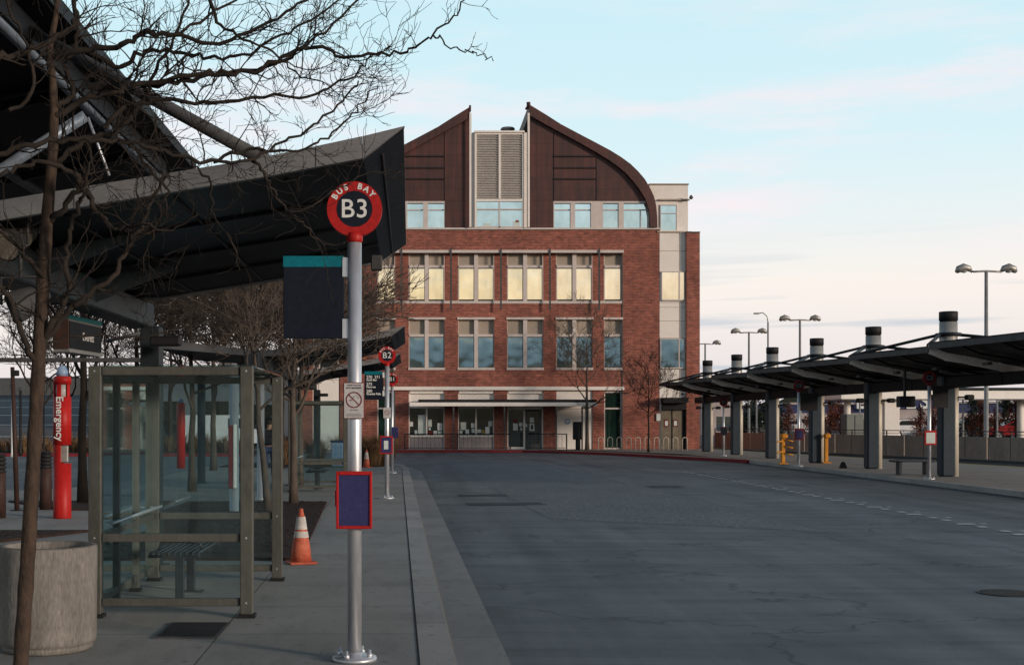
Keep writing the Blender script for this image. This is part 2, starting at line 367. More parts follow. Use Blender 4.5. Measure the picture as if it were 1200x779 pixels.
def copy_tree(o, loc=None, label=None, parent=None, rz=None, sc=None):
    c = o.copy(); C.objects.link(c)
    if parent is not None: c.parent = parent
    if loc is not None: c.location = loc
    if rz is not None: c.rotation_euler.z = rz
    if sc is not None: c.scale = (sc,)*3 if not isinstance(sc, tuple) else sc
    if label: c['label'] = label
    for k in KIDS(o): copy_tree(k, parent=c)
    return c
def KIDS(o): return list(o.children)
def struct(o): o['kind'] = 'structure'; return o

def text_mesh(mb, s, size, origin, xdir, zdir, depth=.004, align='CENTER', bold=0.0, spacing=1.0):
    cu = bpy.data.curves.new('t', 'FONT'); cu.body = s; cu.size = size; cu.align_x = align; cu.align_y = 'CENTER'
    cu.extrude = depth/2; cu.offset = bold; cu.space_character = spacing; cu.resolution_u = 4
    ob = bpy.data.objects.new('t', cu); C.objects.link(ob)
    bpy.context.view_layer.update()
    me = bpy.data.meshes.new_from_object(ob.evaluated_get(bpy.context.evaluated_depsgraph_get()))
    b = len(mb.v); o = Vector(origin); X = Vector(xdir); Z = Vector(zdir); Nn = X.cross(Z)
    for v in me.vertices: mb.v.append(tuple(o+X*v.co.x+Z*v.co.y+Nn*v.co.z))
    for p in me.polygons: mb.face([b+i for i in p.vertices])
    C.objects.unlink(ob); bpy.data.objects.remove(ob); bpy.data.curves.remove(cu); bpy.data.meshes.remove(me)
FX = (1, 0, 0); FZ = (0, 0, 1)

# ------------------------------------------------------------------ setting
def lx(x0, y): return x0-.0093*y          # the left platform runs very slightly off the view axis
def sheet(name, pts, z, m): return struct(MB().poly([(x, y, z) for x, y in pts]).build(name, m))
sheet('ground', [(-2500, -200), (2500, -200), (2500, 5000), (-2500, 5000)], -.16, 'ground')
sheet('road', [(-90, -20), (14.75, -20), (14.75, 66), (14.75, 80), (-90, 80)], -.13, 'asphalt')
# left platform: slab with rounded far end
def slab(name, pts, z0, z1, m): return struct(MB().extrude([(x, y, z1) for x, y in pts], (0, 0, z0-z1)).build(name, m))
jx = .145
island = [(lx(jx, -12), -12), (lx(jx, 46), 46), (-.45, 49), (-.9, 50.6), (-2.2, 51.6), (-6.3, 51.6), (-7.2, 50.5), (-7.6, 47), (-7.6, 34), (-9.5, 31.5), (-16, 31), (-26, 31), (-26, -12)]
slab('pavement', island, -.129, 0, 'pave')
kin = [(lx(jx, y)+.012, y) for y in (-12, 10, 30, 46)]+[(-.42, 49.05), (-.87, 50.7), (-2.2, 51.7)]
kout = [(lx(.42, y), y) for y in (-12, 10, 30, 46)]+[(-.2, 49.4), (-.7, 51.15), (-2.2, 52.2)]
mb = MB()
for i in range(len(kin)-1):
    a, b, c, d = kin[i], kout[i], kout[i+1], kin[i+1]
    mb.extrude([(a[0], a[1], .002), (b[0]-.02, b[1], .002), (c[0]-.02, c[1], .002), (d[0], d[1], .002)], (0, 0, -.131))
    mb.poly([(b[0]-.02, b[1], .002), (b[0], b[1], -.02), (c[0], c[1], -.02), (c[0]-.02, c[1], .002)])
    mb.poly([(b[0], b[1], -.02), (b[0]+.02, b[1], -.129), (c[0]+.02, c[1], -.129), (c[0], c[1], -.02)])
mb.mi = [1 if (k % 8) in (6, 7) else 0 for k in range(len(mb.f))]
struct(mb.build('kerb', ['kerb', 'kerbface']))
mb = MB()
for i in range(len(kin)-1):
    b, c = kout[i], kout[i+1]; w = .43
    w2 = (0, .25) if i >= 3 else (w, 0)
    mb.poly([(b[0]+.01, b[1], -.122), (b[0]+(w if i < 4 else .3), b[1]+(0 if i < 4 else .3), -.122), (c[0]+(w if i < 3 else .3), c[1]+(0 if i < 3 else .3), -.122), (c[0]+.01, c[1], -.122)])
struct(mb.build('gutter', 'gutter'))
struct(MB().poly([(kin[0][0]-.014, -12, .003), (kin[0][0]+.001, -12, .003), (kin[3][0]+.001, 46, .003), (kin[3][0]-.014, 46, .003)]).build('pavement_joint', 'sea'))
# mulch beds beside the walkway
def bed(name, pts): return struct(MB().extrude([(x, y, .035) for x, y in pts], (0, 0, -.04)).build(name, 'mulch'))
bed('planting_bed', [(-1.33, 15.6), (-1.72, 26.6), (-4.6, 26.6), (-4.6, 19), (-3.2, 15.6)])
bed('planting_bed', [(-6.4, 16.5), (-4.9, 19.6), (-6.2, 19.6), (-12, 17.6), (-12, 14.8), (-8.4, 14.9)])
bed('planting_bed', [(-6.6, 24.3), (-4.9, 24.3), (-4.9, 26.8), (-8.4, 26.8)])
bed('planting_bed', [(-.8, 50.4), (-.62, 48.3), (-1.4, 47), (-7, 47), (-7, 51.2), (-2.2, 51.3)])
# pavement in front of the terminal, red kerb
arc = [(-60, 74.6), (2, 74.4), (6.6, 74), (8.6, 72.4), (10.4, 69.2), (12.2, 64.2), (13.3, 60.2), (14.35, 57.2), (14.75, 55.5)]
slab('pavement', arc+[(14.75, 140), (-60, 140)], -.125, -.001, 'pavefar')
mb = MB()
for i in range(1, len(arc)-1):
    a, b = Vector((*arc[i], 0)), Vector((*arc[i+1], 0))
    if i == 1: a = Vector((-2.2, 74.44, 0))
    n = (b-a).cross(Vector((0, 0, 1))).normalized()*.16
    mb.extrude([(a.x+n.x, a.y+n.y, .006), (b.x+n.x, b.y+n.y, .006), (b.x-n.x*.3, b.y-n.y*.3, .006), (a.x-n.x*.3, a.y-n.y*.3, .006)], (0, 0, -.131))
struct(mb.build('kerb', 'redpaint'))
sheet('planting_strip', [(7.2, 74.6), (9.4, 73), (11.4, 69), (13, 63.5), (14.3, 60.5), (14.0, 66), (11, 73), (8, 75.4)], .004, 'mulch')
# right platform
slab('platform', [(14.9, -20), (30, -20), (26.2, 35), (22.7, 47), (19.0, 73), (17.5, 84), (14.76, 84), (14.9, 60)], -.13, 0, 'pavefar')
struct(MB().box(14.72, 14.9, -20, 55.6, -.13, .004).build('kerb', 'kerb'))
pe = [(26.2, 35), (22.7, 47), (19.0, 73), (17.5, 84)]
mb = MB()
for (x0, y0), (x1, y1) in zip(pe[:-1], pe[1:]): mb.poly([(x0-.45, y0, .004), (x0-.02, y0, .004), (x1-.02, y1, .004), (x1-.45, y1, .004)])
struct(mb.build('platform_edge_line', 'yellowpaint'))
sheet('track_bed', [(26.25, 20), (60, 20), (60, 120), (14.9, 120), (17.6, 84), (19.05, 73), (22.75, 47)], -.145, 'bed')
sheet('far_lot', [(29, 60), (22.6, 85), (17, 110), (17, 330), (200, 330), (200, 60)], -.12, 'embank')
# repaired strips and a lighter resurfaced lane
M['asphaltB'] = mat('resurfaced asphalt', (0.165, 0.185, 0.196), (0.128, 0.145, 0.154), .8, 0, 1.2, (1, .3, 1), .4, 90, fine=.3)
M['asphaltC'] = mat('dark asphalt repair', (0.045, 0.052, 0.06), (0.062, 0.072, 0.082), .75, 0, 2.5, (1, .5, 1), .4, 90, fine=.3)
def patch(pts, m_, z=-.1262):
    out_ = []; rp_ = random.Random(len(pts)+int(pts[0][0]*10))
    for (xa, ya), (xb, yb) in zip(pts, pts[1:]+pts[:1]):
        for k_ in range(6): t_ = k_/6; out_.append((xa+(xb-xa)*t_+rp_.uniform(-.03, .03), ya+(yb-ya)*t_+rp_.uniform(-.06, .06), z))
    struct(MB().poly(out_).build('asphalt_patch', m_))
patch([(2.6, 24), (6.9, 21), (5.6, 60), (1.4, 60)], 'asphaltB')
patch([(1.3, 27.6), (3.0, 27.9), (2.9, 28.7), (1.25, 28.5)], 'asphaltC', -.1222)
patch([(1.2, 31), (2.4, 31.2), (2.4, 31.9), (1.2, 31.7)], 'asphaltC', -.1222)
patch([(6.6, 35), (7.6, 35.1), (7.5, 36.0), (6.6, 35.9)], 'asphaltC', -.1222)
# dashed lane marking
mb = MB(); y = 11.5; k = 0
while y < 46:
    w = .30 if k % 3 == 0 else .16
    mb.poly([(9.85-w/2+R.uniform(-.03, .03), y, -.118), (9.85+w/2, y, -.118), (9.85+w/2, y+.2, -.118), (9.85-w/2, y+.2, -.118)])
    if k % 2: mb.poly([(10.12, y+.1, -.118), (10.24, y+.1, -.118), (10.24, y+.2, -.118), (10.12, y+.2, -.118)])
    y += .62+.25*(k % 2); k += 1
struct(mb.build('lane_marking', 'whitepaint'))
# far side on the left: verge, sloping car park, embankment wall
struct(MB().box(-90, -8.2, 66, 66.2, -.13, .02).build('kerb', 'redpaint'))
sheet('verge', [(-90, 66.2), (-8.2, 66.2), (-8.2, 74.3), (-90, 74.3)], .01, 'mulch')
struct(MB().poly([(-90, 74.5, .0), (-9, 74.5, .0), (-26, 130, 4.3), (-140, 130, 4.3)]).poly([(-26, 130, 4.3), (-140, 130, 4.3), (-400, 400, 5.2), (-90, 400, 5.2)]).build('hillside', 'embank'))
mb = MB()
for i in range(5):
    t = .15+i*.17; yy = 74.5+55.5*t; zz = 4.3*t+.02
    mb.poly([(-75, yy, zz), (-17-12*t, yy, zz), (-17-12*t, yy+.5, zz+.04), (-75, yy+.5, zz+.04)])
struct(mb.build('car_park_lines', 'whitepaint'))
# leaf litter
mb = MB()
for i in range(170):
    if i % 3: x = R.uniform(.45, 9); y = R.uniform(6, 30); z = -.116 if x < .9 else -.122
    else: x = R.uniform(-3.4, .1); y = R.uniform(8, 30); z = .006
    a = R.uniform(0, 6.28); r = R.uniform(.008, .02)
    mb.poly([(x+r*math.cos(a+t)*(1 if j % 2 else .5), y+r*math.sin(a+t)*(1 if j % 2 else .5), z+R.uniform(0, .012)) for j, t in enumerate((0, 1.57, 3.14, 4.71))])
tag(mb.build('leaf_litter', 'leaf'), 'small dry leaves scattered over the gutter, road and pavement', 'leaves', kind='stuff')
# bark chips on the beds
mb = MB()
for i in range(2600):
    if i % 2: x = R.uniform(-4.5, -1.5); y = R.uniform(15.9, 26.4); x = min(x, -1.33-(y-15.6)*.035-.03)
    else: y = R.uniform(15.2, 19.2); x = R.uniform(-11.5, -6.3+(y-16.5)*.3)
    if i % 2 and x < -3.2 and y < 19: continue
    a = R.uniform(0, 6.28); r = R.uniform(.015, .05); z = .036+R.uniform(0, .02)
    mb.poly([(x+r*math.cos(a), y+r*math.sin(a), z), (x+.3*r*math.cos(a+1.5), y+.3*r*math.sin(a+1.5), z+R.uniform(0, .02)), (x-r*math.cos(a), y-r*math.sin(a), z), (x-.3*r*math.cos(a+1.5), y-.3*r*math.sin(a+1.5), z)])
tag(mb.build('bark_chips', 'mulch'), 'dark brown bark chips covering the planting beds', 'mulch', kind='stuff')

# ------------------------------------------------------------------ terminal building
BY = 77.0
def bx(p): return PX(p, BY)
def bz(p): return PZ(p, BY)
bld = empty('terminal_building', (bx(585), BY, 0), 'four storey red brick station building with split curved copper roof', 'building')
def wall_holes(mb, x0, x1, z0, z1, holes, y, depth):
    xs = sorted({x0, x1, *[h[0] for h in holes], *[h[1] for h in holes]}); zs = sorted({z0, z1, *[h[2] for h in holes], *[h[3] for h in holes]})
    xs = [x for x in xs if x0 <= x <= x1]; zs = [z for z in zs if z0 <= z <= z1]
    for i in range(len(xs)-1):
        for j in range(len(zs)-1):
            cx = (xs[i]+xs[i+1])/2; cz = (zs[j]+zs[j+1])/2
            if any(h[0] < cx < h[1] and h[2] < cz < h[3] for h in holes): continue
            mb.poly([(xs[i], y, zs[j]), (xs[i+1], y, zs[j]), (xs[i+1], y, zs[j+1]), (xs[i], y, zs[j+1])])
    for a, b, c, d in holes:
        mb.poly([(a, y, c), (a, y, d), (a, y+depth, d), (a, y+depth, c)]); mb.poly([(b, y, d), (b, y, c), (b, y+depth, c), (b, y+depth, d)])
        mb.poly([(a, y, d), (b, y, d), (b, y+depth, d), (a, y+depth, d)]); mb.poly([(b, y, c), (a, y, c), (a, y+depth, c), (b, y+depth, c)])
def B(mb, x0, x1, yt, yb, d0, d1): mb.box(bx(x0), bx(x1), BY+d0, BY+d1, bz(yb), bz(yt)); return mb
pairs = [(479, 521), (536.8, 579.2), (594.3, 636.7), (652, 694.5)]
singles = [(442, 463), (708, 729)]
def H(x0, x1, yt, yb): return (bx(x0), bx(x1), bz(yb), bz(yt))
holes = [H(442, 729, 297, 355.5)]
holes += [H(a, b, 374.5, 432.3) for a, b in pairs+singles]
holes += [H(a, b, 457, 526.4) for a, b in pairs+singles]
mb = MB(); wall_holes(mb, bx(398), bx(772.7), 0, bz(269.5), holes, BY, .4)
B(mb, 398.2, 772.5, 269.6, 526.3, 1.0, 30)                       # body of the block behind
# recessed brick piers of the third storey
for a, b in ((463, 479), (521, 536.8), (579.2, 594.3), (636.7, 652), (694.5, 708)): B(mb, a, b, 297, 355.5, .12, .45)
mb.build('wall', 'brick', bld)
for x0, x1 in ((803.5, 819), (351, 366.5)):
    B(MB(), x0, x1, 273.5, 526.3, -.25, 28).build('wing_wall', 'brick', bld)
    B(MB(), x0-.3, x1+.3, 272.2, 273.5, -.3, 28).build('coping', 'darkframe', bld)
# stone trim
mb = MB()
B(mb, 396.5, 773, 267.2, 269.3, -.12, 30)
mb.build('coping', 'stone', bld)
mb = MB(); B(mb, 440, 730, 293.8, 297, -.35, -.003); mb.build('cornice', 'stone', bld)
mb = MB(); B(mb, 440, 730, 352.6, 355.6, -.03, .39); mb.build('sill_course', 'stone', bld)
mb = MB(); B(mb, 430, 731, 453, 457, -.18, -.003); mb.build('ground_cornice', 'cream', bld)
mb = MB(); B(mb, 728.9, 729.9, 297, 526, -.04, -.002); mb.build('wall_joint', 'darkframe', bld)
for x in (470.5, 528.2, 586.5, 643.7, 701.2):
    B(MB(), x-1, x+1, 292, 364, -.42, -.36).build('hanging_rod', 'pipe', bld)
def window_pair(a, b, yt, yb, transom, glassm, single=False, panelm='spandrel', name='window', sill=True, mid_w=4.6):
    """stone framed opening: solid panels over glass; yt/yb in facade units"""
    w = MB(); c = (a+b)/2
    B(w, a, a+.8, yt, yb, .12, .38); B(w, b-.8, b, yt, yb, .12, .38)
    if not single: B(w, c-mid_w/2, c+mid_w/2, yt, yb, .03, .38)
    B(w, a+.8, b-.8, transom-1.4, transom+1.7, .06, .37)
    if sill: B(w, a-.6, b+.6, yb-1.6, yb+1.2, -.06, .37)
    f = w.build(name, 'stone', bld)
    spans = [(a+.8, b-.8)] if single else [(a+.8, c-mid_w/2), (c+mid_w/2, b-.8)]
    for s0, s1 in spans:
        B(MB(), s0, s1, yt, transom-1.4, .24, .36).build('spandrel_panel', panelm, f)
        fr = MB()
        g0, g1 = transom+1.7, yb-1.6
        B(fr, s0, s0+.5, g0, g1, .22, .3); B(fr, s1-.5, s1, g0, g1, .22, .3); B(fr, s0+.5, s1-.5, g0, g0+.6, .22, .3); B(fr, s0+.5, s1-.5, g1-.6, g1, .22, .3)
        fr.build('frame', 'darkframe', f)
        MB().poly([(bx(s0+.4), BY+.27, bz(g1-.5)), (bx(s1-.4), BY+.27, bz(g1-.5)), (bx(s1-.4), BY+.27, bz(g0+.5)), (bx(s0+.4), BY+.27, bz(g0+.5))]).build('pane', glassm, f)
    return f
for a, b in pairs+singles:
    window_pair(a, b, 297, 352.6, 312, 'paneA', (b-a) < 30, sill=False)
    window_pair(a, b, 374.5, 432.3, 392.8, 'paneB', (b-a) < 30)
    B(MB(), a-1, b+1, 371.8, 374.4, -.06, .2).build('lintel', 'stone', bld)
# ground floor
def plain_pane(x0, x1, yt, yb, d, m, par, name='pane'):
    return MB().poly([(bx(x0), BY+d, bz(yb)), (bx(x1), BY+d, bz(yb)), (bx(x1), BY+d, bz(yt)), (bx(x0), BY+d, bz(yt))]).build(name, m, par)
def shop(a, b, papers):
    w = MB(); c = (a+b)/2
    B(w, a, a+1.2, 457, 526.3, .1, .3); B(w, b-1.2, b, 457, 526.3, .1, .3); B(w, c-.9, c+.9, 478, 511, .1, .3)
    B(w, a+1.2, b-1.2, 457.2, 461, .05, .3); B(w, a+1.2, b-1.2, 509.8, 512, .0, .3)
    f = w.build('window', 'cream', bld)
    B(MB(), a+1.2, b-1.2, 461, 478, .2, .3).build('panel', 'cream', f)
    B(MB(), a+1.2, b-1.2, 512, 526.3, .12, .3).build('panel', 'storegrey', f)
    plain_pane(a+1.2, b-1.2, 478, 509.8, .26, 'paneG', f)
    for x0, x1, y0, y1, m in papers: B(MB(), x0, x1, y0, y1, .225, .235).build('notice', m, f)
shop(479, 521, [(490, 498.5, 486, 508, 'paper'), (480.5, 484, 494, 499.5, 'white'), (502, 506, 491.5, 500, 'paper'), (502.5, 505, 501, 504, 'paper'), (512.8, 518.5, 495.5, 504, 'white'), (501.5, 507, 505, 509.6, 'maroon'), (508, 512.5, 504.5, 509.4, 'paper'), (513.5, 518, 505, 509.6, 'paper'), (486, 489, 504, 509, 'paper')])
shop(536.8, 579.2, [(540, 546.5, 494.5, 503.5, 'paper'), (539, 542, 504.5, 509, 'paper'), (545.5, 549.8, 503, 508.5, 'paper'), (552.5, 556.5, 495.5, 501, 'white'), (553, 556.8, 502, 507, 'paper'), (559.5, 564, 503, 507, 'paper'), (564.6, 568, 503.5, 508, 'yellowpaint'), (569, 574, 500, 508.6, 'white'), (572.6, 577, 493, 499.5, 'paper')])
# entrance doors in third bay
w = MB(); a, b = 594.3, 636.7
B(w, a, a+1.6, 457, 526.3, .1, .3); B(w, b-1.6, b, 457, 526.3, .1, .3); B(w, 613.6, 615.6, 478, 526.3, .08, .3); B(w, a+1.6, b-1.6, 457.2, 461, .05, .3); B(w, a+1.6, b-1.6, 477, 479.5, .08, .3); B(w, a+1.6, 613.6, 523.5, 526.3, .08, .3)
f = w.build('entrance', 'cream', bld)
B(MB(), a+1.6, b-1.6, 461, 477, .2, .3).build('panel', 'cream', f)
plain_pane(a+1.6, 613.6, 479.5, 523.5, .22, 'paneG', f)
d = MB(); B(d, 615.6, 635.1, 479.5, 482, .14, .22); B(d, 615.6, 618, 482, 526.3, .14, .22); B(d, 632.6, 635.1, 482, 526.3, .14, .22); B(d, 618, 632.6, 520, 526.3, .14, .22)
B(d, 618.2, 619.2, 502, 509, .05, .13)
d.build('door', 'darkframe', f)
plain_pane(618, 632.6, 482, 520, .19, 'paneG', f, 'door_pane')
for x0, x1, y0, y1, m in [(601.5, 607, 496, 504, 'paper'), (608.6, 612.4, 495, 499.5, 'paper'), (602, 606, 491.5, 495, 'maroon'), (610, 612, 501, 504, 'paper'), (621, 626, 489, 494.5, 'paper'), (620.8, 626.4, 496, 504.6, 'white'), (616, 618, 496.5, 500, 'paper'), (622.3, 625, 497.5, 503, 'maroon')]:
    B(MB(), x0, x1, y0, y1, .125 if x0 < 614 else .13, .135).build('notice', m, f)
# blank buff panel in fourth bay
w = MB(); B(w, 652, 694.5, 457, 470, .1, .3); B(w, 653, 687, 479, 526.3, .12, .3); B(w, 687.5, 694.5, 470, 526.3, .06, .3); B(w, 652.5, 687, 470.4, 478.6, .2, .3)
f = w.build('service_door', 'cream', bld)
d = MB(); d.disc_y((bx(665.2), bz(493.6)), 0, .17, BY+.09, BY+.11); d.m = 1; d.disc_y((bx(665.2), bz(493.6)), .11, .16, BY+.08, BY+.089); d.m = 0; B(d, 661.8, 668.8, 495, 498.6, .09, .11)
d.build('door_sign', ['white', 'lampblue'], f)
# tall green window in the fifth bay, left mirrored bay
for a, b in ((708, 729), (442, 463)):
    w = MB(); B(w, a, a+1.4, 457, 526.3, .1, .3); B(w, b-1.4, b, 457, 526.3, .1, .3); B(w, a+1.4, b-1.4, 477.5, 479.4, .1, .3); B(w, a+1.4, b-1.4, 457, 460, .1, .3); B(w, a+1.4, b-1.4, 524.5, 526.3, .1, .3)
    f = w.build('window', 'stone', bld); plain_pane(a+1.4, b-1.4, 460, 477.5, .2, 'paneD', f); plain_pane(a+1.4, b-1.4, 479.4, 524.5, .2, 'paneD', f)
for a, b in ((430, 441), (741, 743)): pass
# ground floor canopy on thin posts
mb = MB(); B(mb, 490, 693, 468.6, 471.6, -2.2, -.002); o = mb.build('awning', 'blackm', bld)
B(MB(), 480, 693.6, 472, 476.2, -2.25, -2.05).build('awning_beam', 'cream', o)
for x in (530, 588, 647, 676.5): B(MB(), x-.8, x+.8, 476.4, 526.2, -2.2, -2.1).build('awning_post', 'pipe', o)
# tan corner strips with windows (right strip and its mirror)
for mir in (0, 1):
    q = (lambda x: 1170-x) if mir else (lambda x: x)
    def BQ(mb, x0, x1, yt, yb, d0, d1): return B(mb, min(q(x0), q(x1)), max(q(x0), q(x1)), yt, yb, d0, d1)
    w = MB(); BQ(w, 773, 803.4, 270, 526.3, .0, 24); BQ(w, 762, 807.5, 215.8, 270, .3, 22); w.build('tower_wall', 'cream', bld)
    w = MB(); BQ(w, 761.5, 808.3, 214.3, 215.7, .22, 22.1); BQ(w, 773, 809, 232.6, 234.4, .15, .29); BQ(w, 770, 810.5, 271.2, 272.8, -.06, -.003)
    for y in (294, 323.5-3.5, 360, 376, 354.3, 396, 432.5, 445): BQ(w, 773.2, 803.2, y-.25, y+.25, -.012, -.002)
    BQ(w, 796.2, 796.7, 273, 526, -.014, -.003)
    w.build('panel_joints', 'spandrel', bld)
    for (x0, x1, yt, yb, pm, mull) in ((775.5, 793.5, 240, 271, 'paneT', None), (775.8, 801.5, 319, 351, 'paneA', 796), (774.6, 801.5, 397.5, 430.5, 'paneB', 795.5)):
        dd = .3 if yt < 250 else 0
        w = MB(); BQ(w, x0-.9, x0, yt-1, yb+1, dd-.08, dd-.004); BQ(w, x1, x1+.9, yt-1, yb+1, dd-.08, dd-.004); BQ(w, x0, x1, yt-1, yt, dd-.08, dd-.004); BQ(w, x0, x1, yb, yb+1.6, dd-.1, dd-.004)
        if mull: BQ(w, mull-.6, mull+.6, yt, yb, dd-.08, dd-.004)
        else: BQ(w, x0, x1, 249, 249.8, dd-.08, dd-.02)
        f = w.build('window', 'stone', bld)
        plain_pane(min(q(x0), q(x1)), max(q(x0), q(x1)), yt, yb, dd-.02, pm, f)
    # door group at the foot of the strip
    if not mir:
        w = MB(); B(w, 774, 803, 466, 472, -.9, -.003); B(w, 775, 803, 472.5, 480, -.3, -.003); o = w.build('door_hood', 'blackm', bld)
        w = MB(); B(w, 774.5, 786, 480.4, 526.2, -.06, -.004); o = w.build('door', 'greydoor', bld); B(MB(), 778, 783.4, 491.5, 500, -.075, -.064).build('notice', 'maroon', o); B(MB(), 779, 782.4, 493, 498.6, -.085, -.078).build('notice', 'paper', o)
        w = MB(); B(w, 788, 799.5, 480.4, 526.2, -.06, -.004); o = w.build('door', 'greydoor', bld); B(MB(), 788.6, 794, 491.5, 500, -.075, -.064).build('notice', 'maroon', o); B(MB(), 789.5, 793, 493, 498.6, -.085, -.078).build('notice', 'paper', o)
        w = MB(); B(w, 786.1, 787.9, 480.4, 526.2, -.05, -.004); B(w, 799.6, 803, 480.4, 526.2, -.05, -.004); w.build('door_jamb', 'blackm', bld)
        B(MB(), 769, 773.6, 484.5, 493, -.1, -.02).build('wall_notice', 'paper', bld)
# attic: two copper sails
outer = [(619.5, 123.5), (640, 136), (656.5, 146.6), (678, 158), (699, 169), (714, 177), (727, 185), (738, 193), (747, 201.7), (755, 211), (761, 221.5), (765.5, 231), (768, 241), (769.3, 255), (769.6, 267)]
inner = [(619.5, 136), (640, 147.5), (656.5, 156.5), (678, 168), (699, 180), (712, 188), (721.5, 194.6), (732, 203), (741, 213), (748.5, 222.5), (755, 232.8), (758.5, 242), (760.5, 252), (761, 260), (761.2, 267)]
for mir in (0, 1):
    q = (lambda x: 1170-x) if mir else (lambda x: x)
    dy = 3 if mir else 0
    n = len(outer)
    w = MB(); w.smooth = False
    for i in range(n-1):
        (a0, a1), (b0, b1), (c0, c1), (d0, d1) = outer[i], outer[i+1], inner[i+1], inner[i]
        pts = [(bx(q(a0)), BY-.25, bz(a1+dy)), (bx(q(b0)), BY-.25, bz(b1+(dy if i < n-4 else 0))), (bx(q(c0)), BY-.25, bz(c1+(dy if i < n-4 else 0))), (bx(q(d0)), BY-.25, bz(d1+dy))]
        w.extrude(pts, (0, 26, 0))
    w.build('curved_roof', 'copper', bld)
    # gable face under the curve
    w = MB()
    face = [(bx(q(x)), BY, bz(y+dy)) for x, y in inner if y < 238]+[(bx(q(757)), BY, bz(235.5)), (bx(q(619.5)), BY, bz(235.5))]
    w.extrude(face, (0, .3, 0)); B(w, min(q(619.5), q(648.5)), max(q(619.5), q(648.5)), 235.6, 267, 0, .3); w.build('copper_wall', 'copper', bld)
    w = MB(); B(w, min(q(620), q(760)), max(q(620), q(760)), 236, 267, .31, 22); w.build('attic_body', 'cream', bld)
    w = MB()
    for y in (183.5, 197, 210): B(w, min(q(649), q(699)), max(q(649), q(699)), y-.6, y+.6, -.08, -.003)
    for x in (649, 699): B(w, q(x)-.3, q(x)+.3, 168 if x > 650 else 155, 235, -.03, -.003)
    w.build('louvre_slots', 'blackm', bld)
    B(MB(), q(619)-1.2, q(619)+1.2, 134, 267, -.32, -.26).build('edge_trim', 'cream', bld)
    w = MB(); cells = [(649.5, 668.6), (674, 692.6), (706.8, 725), (731, 759.6)]
    B(w, min(q(648.6), q(761)), max(q(648.6), q(761)), 235.7, 238, .02, .3)
    prev = 648.6
    for c0, c1 in cells:
        B(w, min(q(prev), q(c0)), max(q(prev), q(c0)), 238, 267, .02, .3); prev = c1
    B(w, min(q(prev), q(761)), max(q(prev), q(761)), 238, 267, .02, .3)
    f = w.build('window', 'stone', bld)
    for c0, c1 in cells:
        plain_pane(min(q(c0), q(c1)), max(q(c0), q(c1)), 238, 267, .2, 'paneT', f)
        k = MB(); B(k, min(q(c0), q(c1)), max(q(c0), q(c1)), 245, 246.2, .12, .18)
        if c0 == 731: B(k, q(751)-.5, q(751)+.5, 246.2, 267, .12, .18)
        k.build('glazing_bar', 'stone', f)
# finials at the ridge ends
w = MB(); w.tube([(bx(619.5), BY-.1, bz(128)), (bx(619), BY-.1, bz(120.5))], .12, 6); w.tube([(bx(619), BY-.1, bz(124)), (bx(616), BY-.1, bz(129))], .07, 6); w.build('ridge_finial', 'copper', bld)
w = MB(); w.box(bx(549.5), bx(551.8), BY-.3, BY+.1, bz(131), bz(124.8)); w.build('ridge_finial', 'copper', bld)
# central louvred bay
w = MB(); B(w, 553, 617.5, 155.5, 267, .0, 9); w.build('plant_bay', 'cream', bld)
w = MB(); B(w, 555.5, 614.5, 154, 156.2, -.2, .6); B(w, 556.2, 558.5, 156.3, 267, -.12, -.003); B(w, 611.8, 614, 156.3, 267, -.12, -.003); B(w, 584.2, 586.8, 158.5, 234, -.12, -.003); B(w, 558.6, 611.7, 233.6, 236.4, -.12, -.003); B(w, 558.6, 611.7, 156.4, 158.4, -.12, -.003)
w.build('bay_frame', 'cream', bld)
for x0, x1 in ((558.7, 584.1), (586.9, 611.7)):
    w = MB()
    for i in range(26):
        y = 159.2+i*2.86
        z = bz(y); w.poly([(bx(x0), BY-.09, z-.07), (bx(x1), BY-.09, z-.07), (bx(x1), BY-.01, z), (bx(x0), BY-.01, z)]); w.box(bx(x0), bx(x1), BY-.095, BY-.085, z-.10, z-.06)
    w.build('louvre', 'louvre', bld)
w = MB(); B(w, 584.3, 586, 236.4, 267, -.1, -.01); B(w, 558.6, 584.2, 245, 246.3, -.1, -.01); B(w, 586.1, 611.7, 245, 246.3, -.1, -.01); B(w, 558.6, 611.7, 265.6, 267.1, -.1, -.01)
f = w.build('window', 'stone', bld); plain_pane(558.7, 611.6, 236.4, 267, -.006, 'paneT', f)
for x0, x1, y0, y1, m in ((566, 575, 262, 267, 'paper'), (601, 609, 259.5, 267, 'paper'), (604, 608, 258, 260.5, 'orange')): B(MB(), x0, x1, y0, min(y1, 265.5), -.03, -.008).build('window_clutter', m, f)
w = MB(); w.lathe((bx(598), BY+2, bz(156)), [(.24, 0), (.24, .38), (.42, .42), (.42, .5), (.26, .52), (.26, .62), (.46, .66), (.4, .76), (.1, .8)], 16); w.build('roof_vent', 'mast', bld)
w = MB(); w.poly([(bx(551), BY+.5, bz(150)), (bx(551), BY+25, bz(150)), (bx(551), BY+25, bz(267)), (bx(551), BY+.5, bz(267))]); w.build('sail_side', 'copper', bld)
# small lamps on the brick corner
w = MB(); w.lathe((bx(809.5), BY-.1, bz(234)), [(.05, 0), (.14, .1), (.05, .25)], 8); w.build('corner_lamp', 'darkframe', bld)

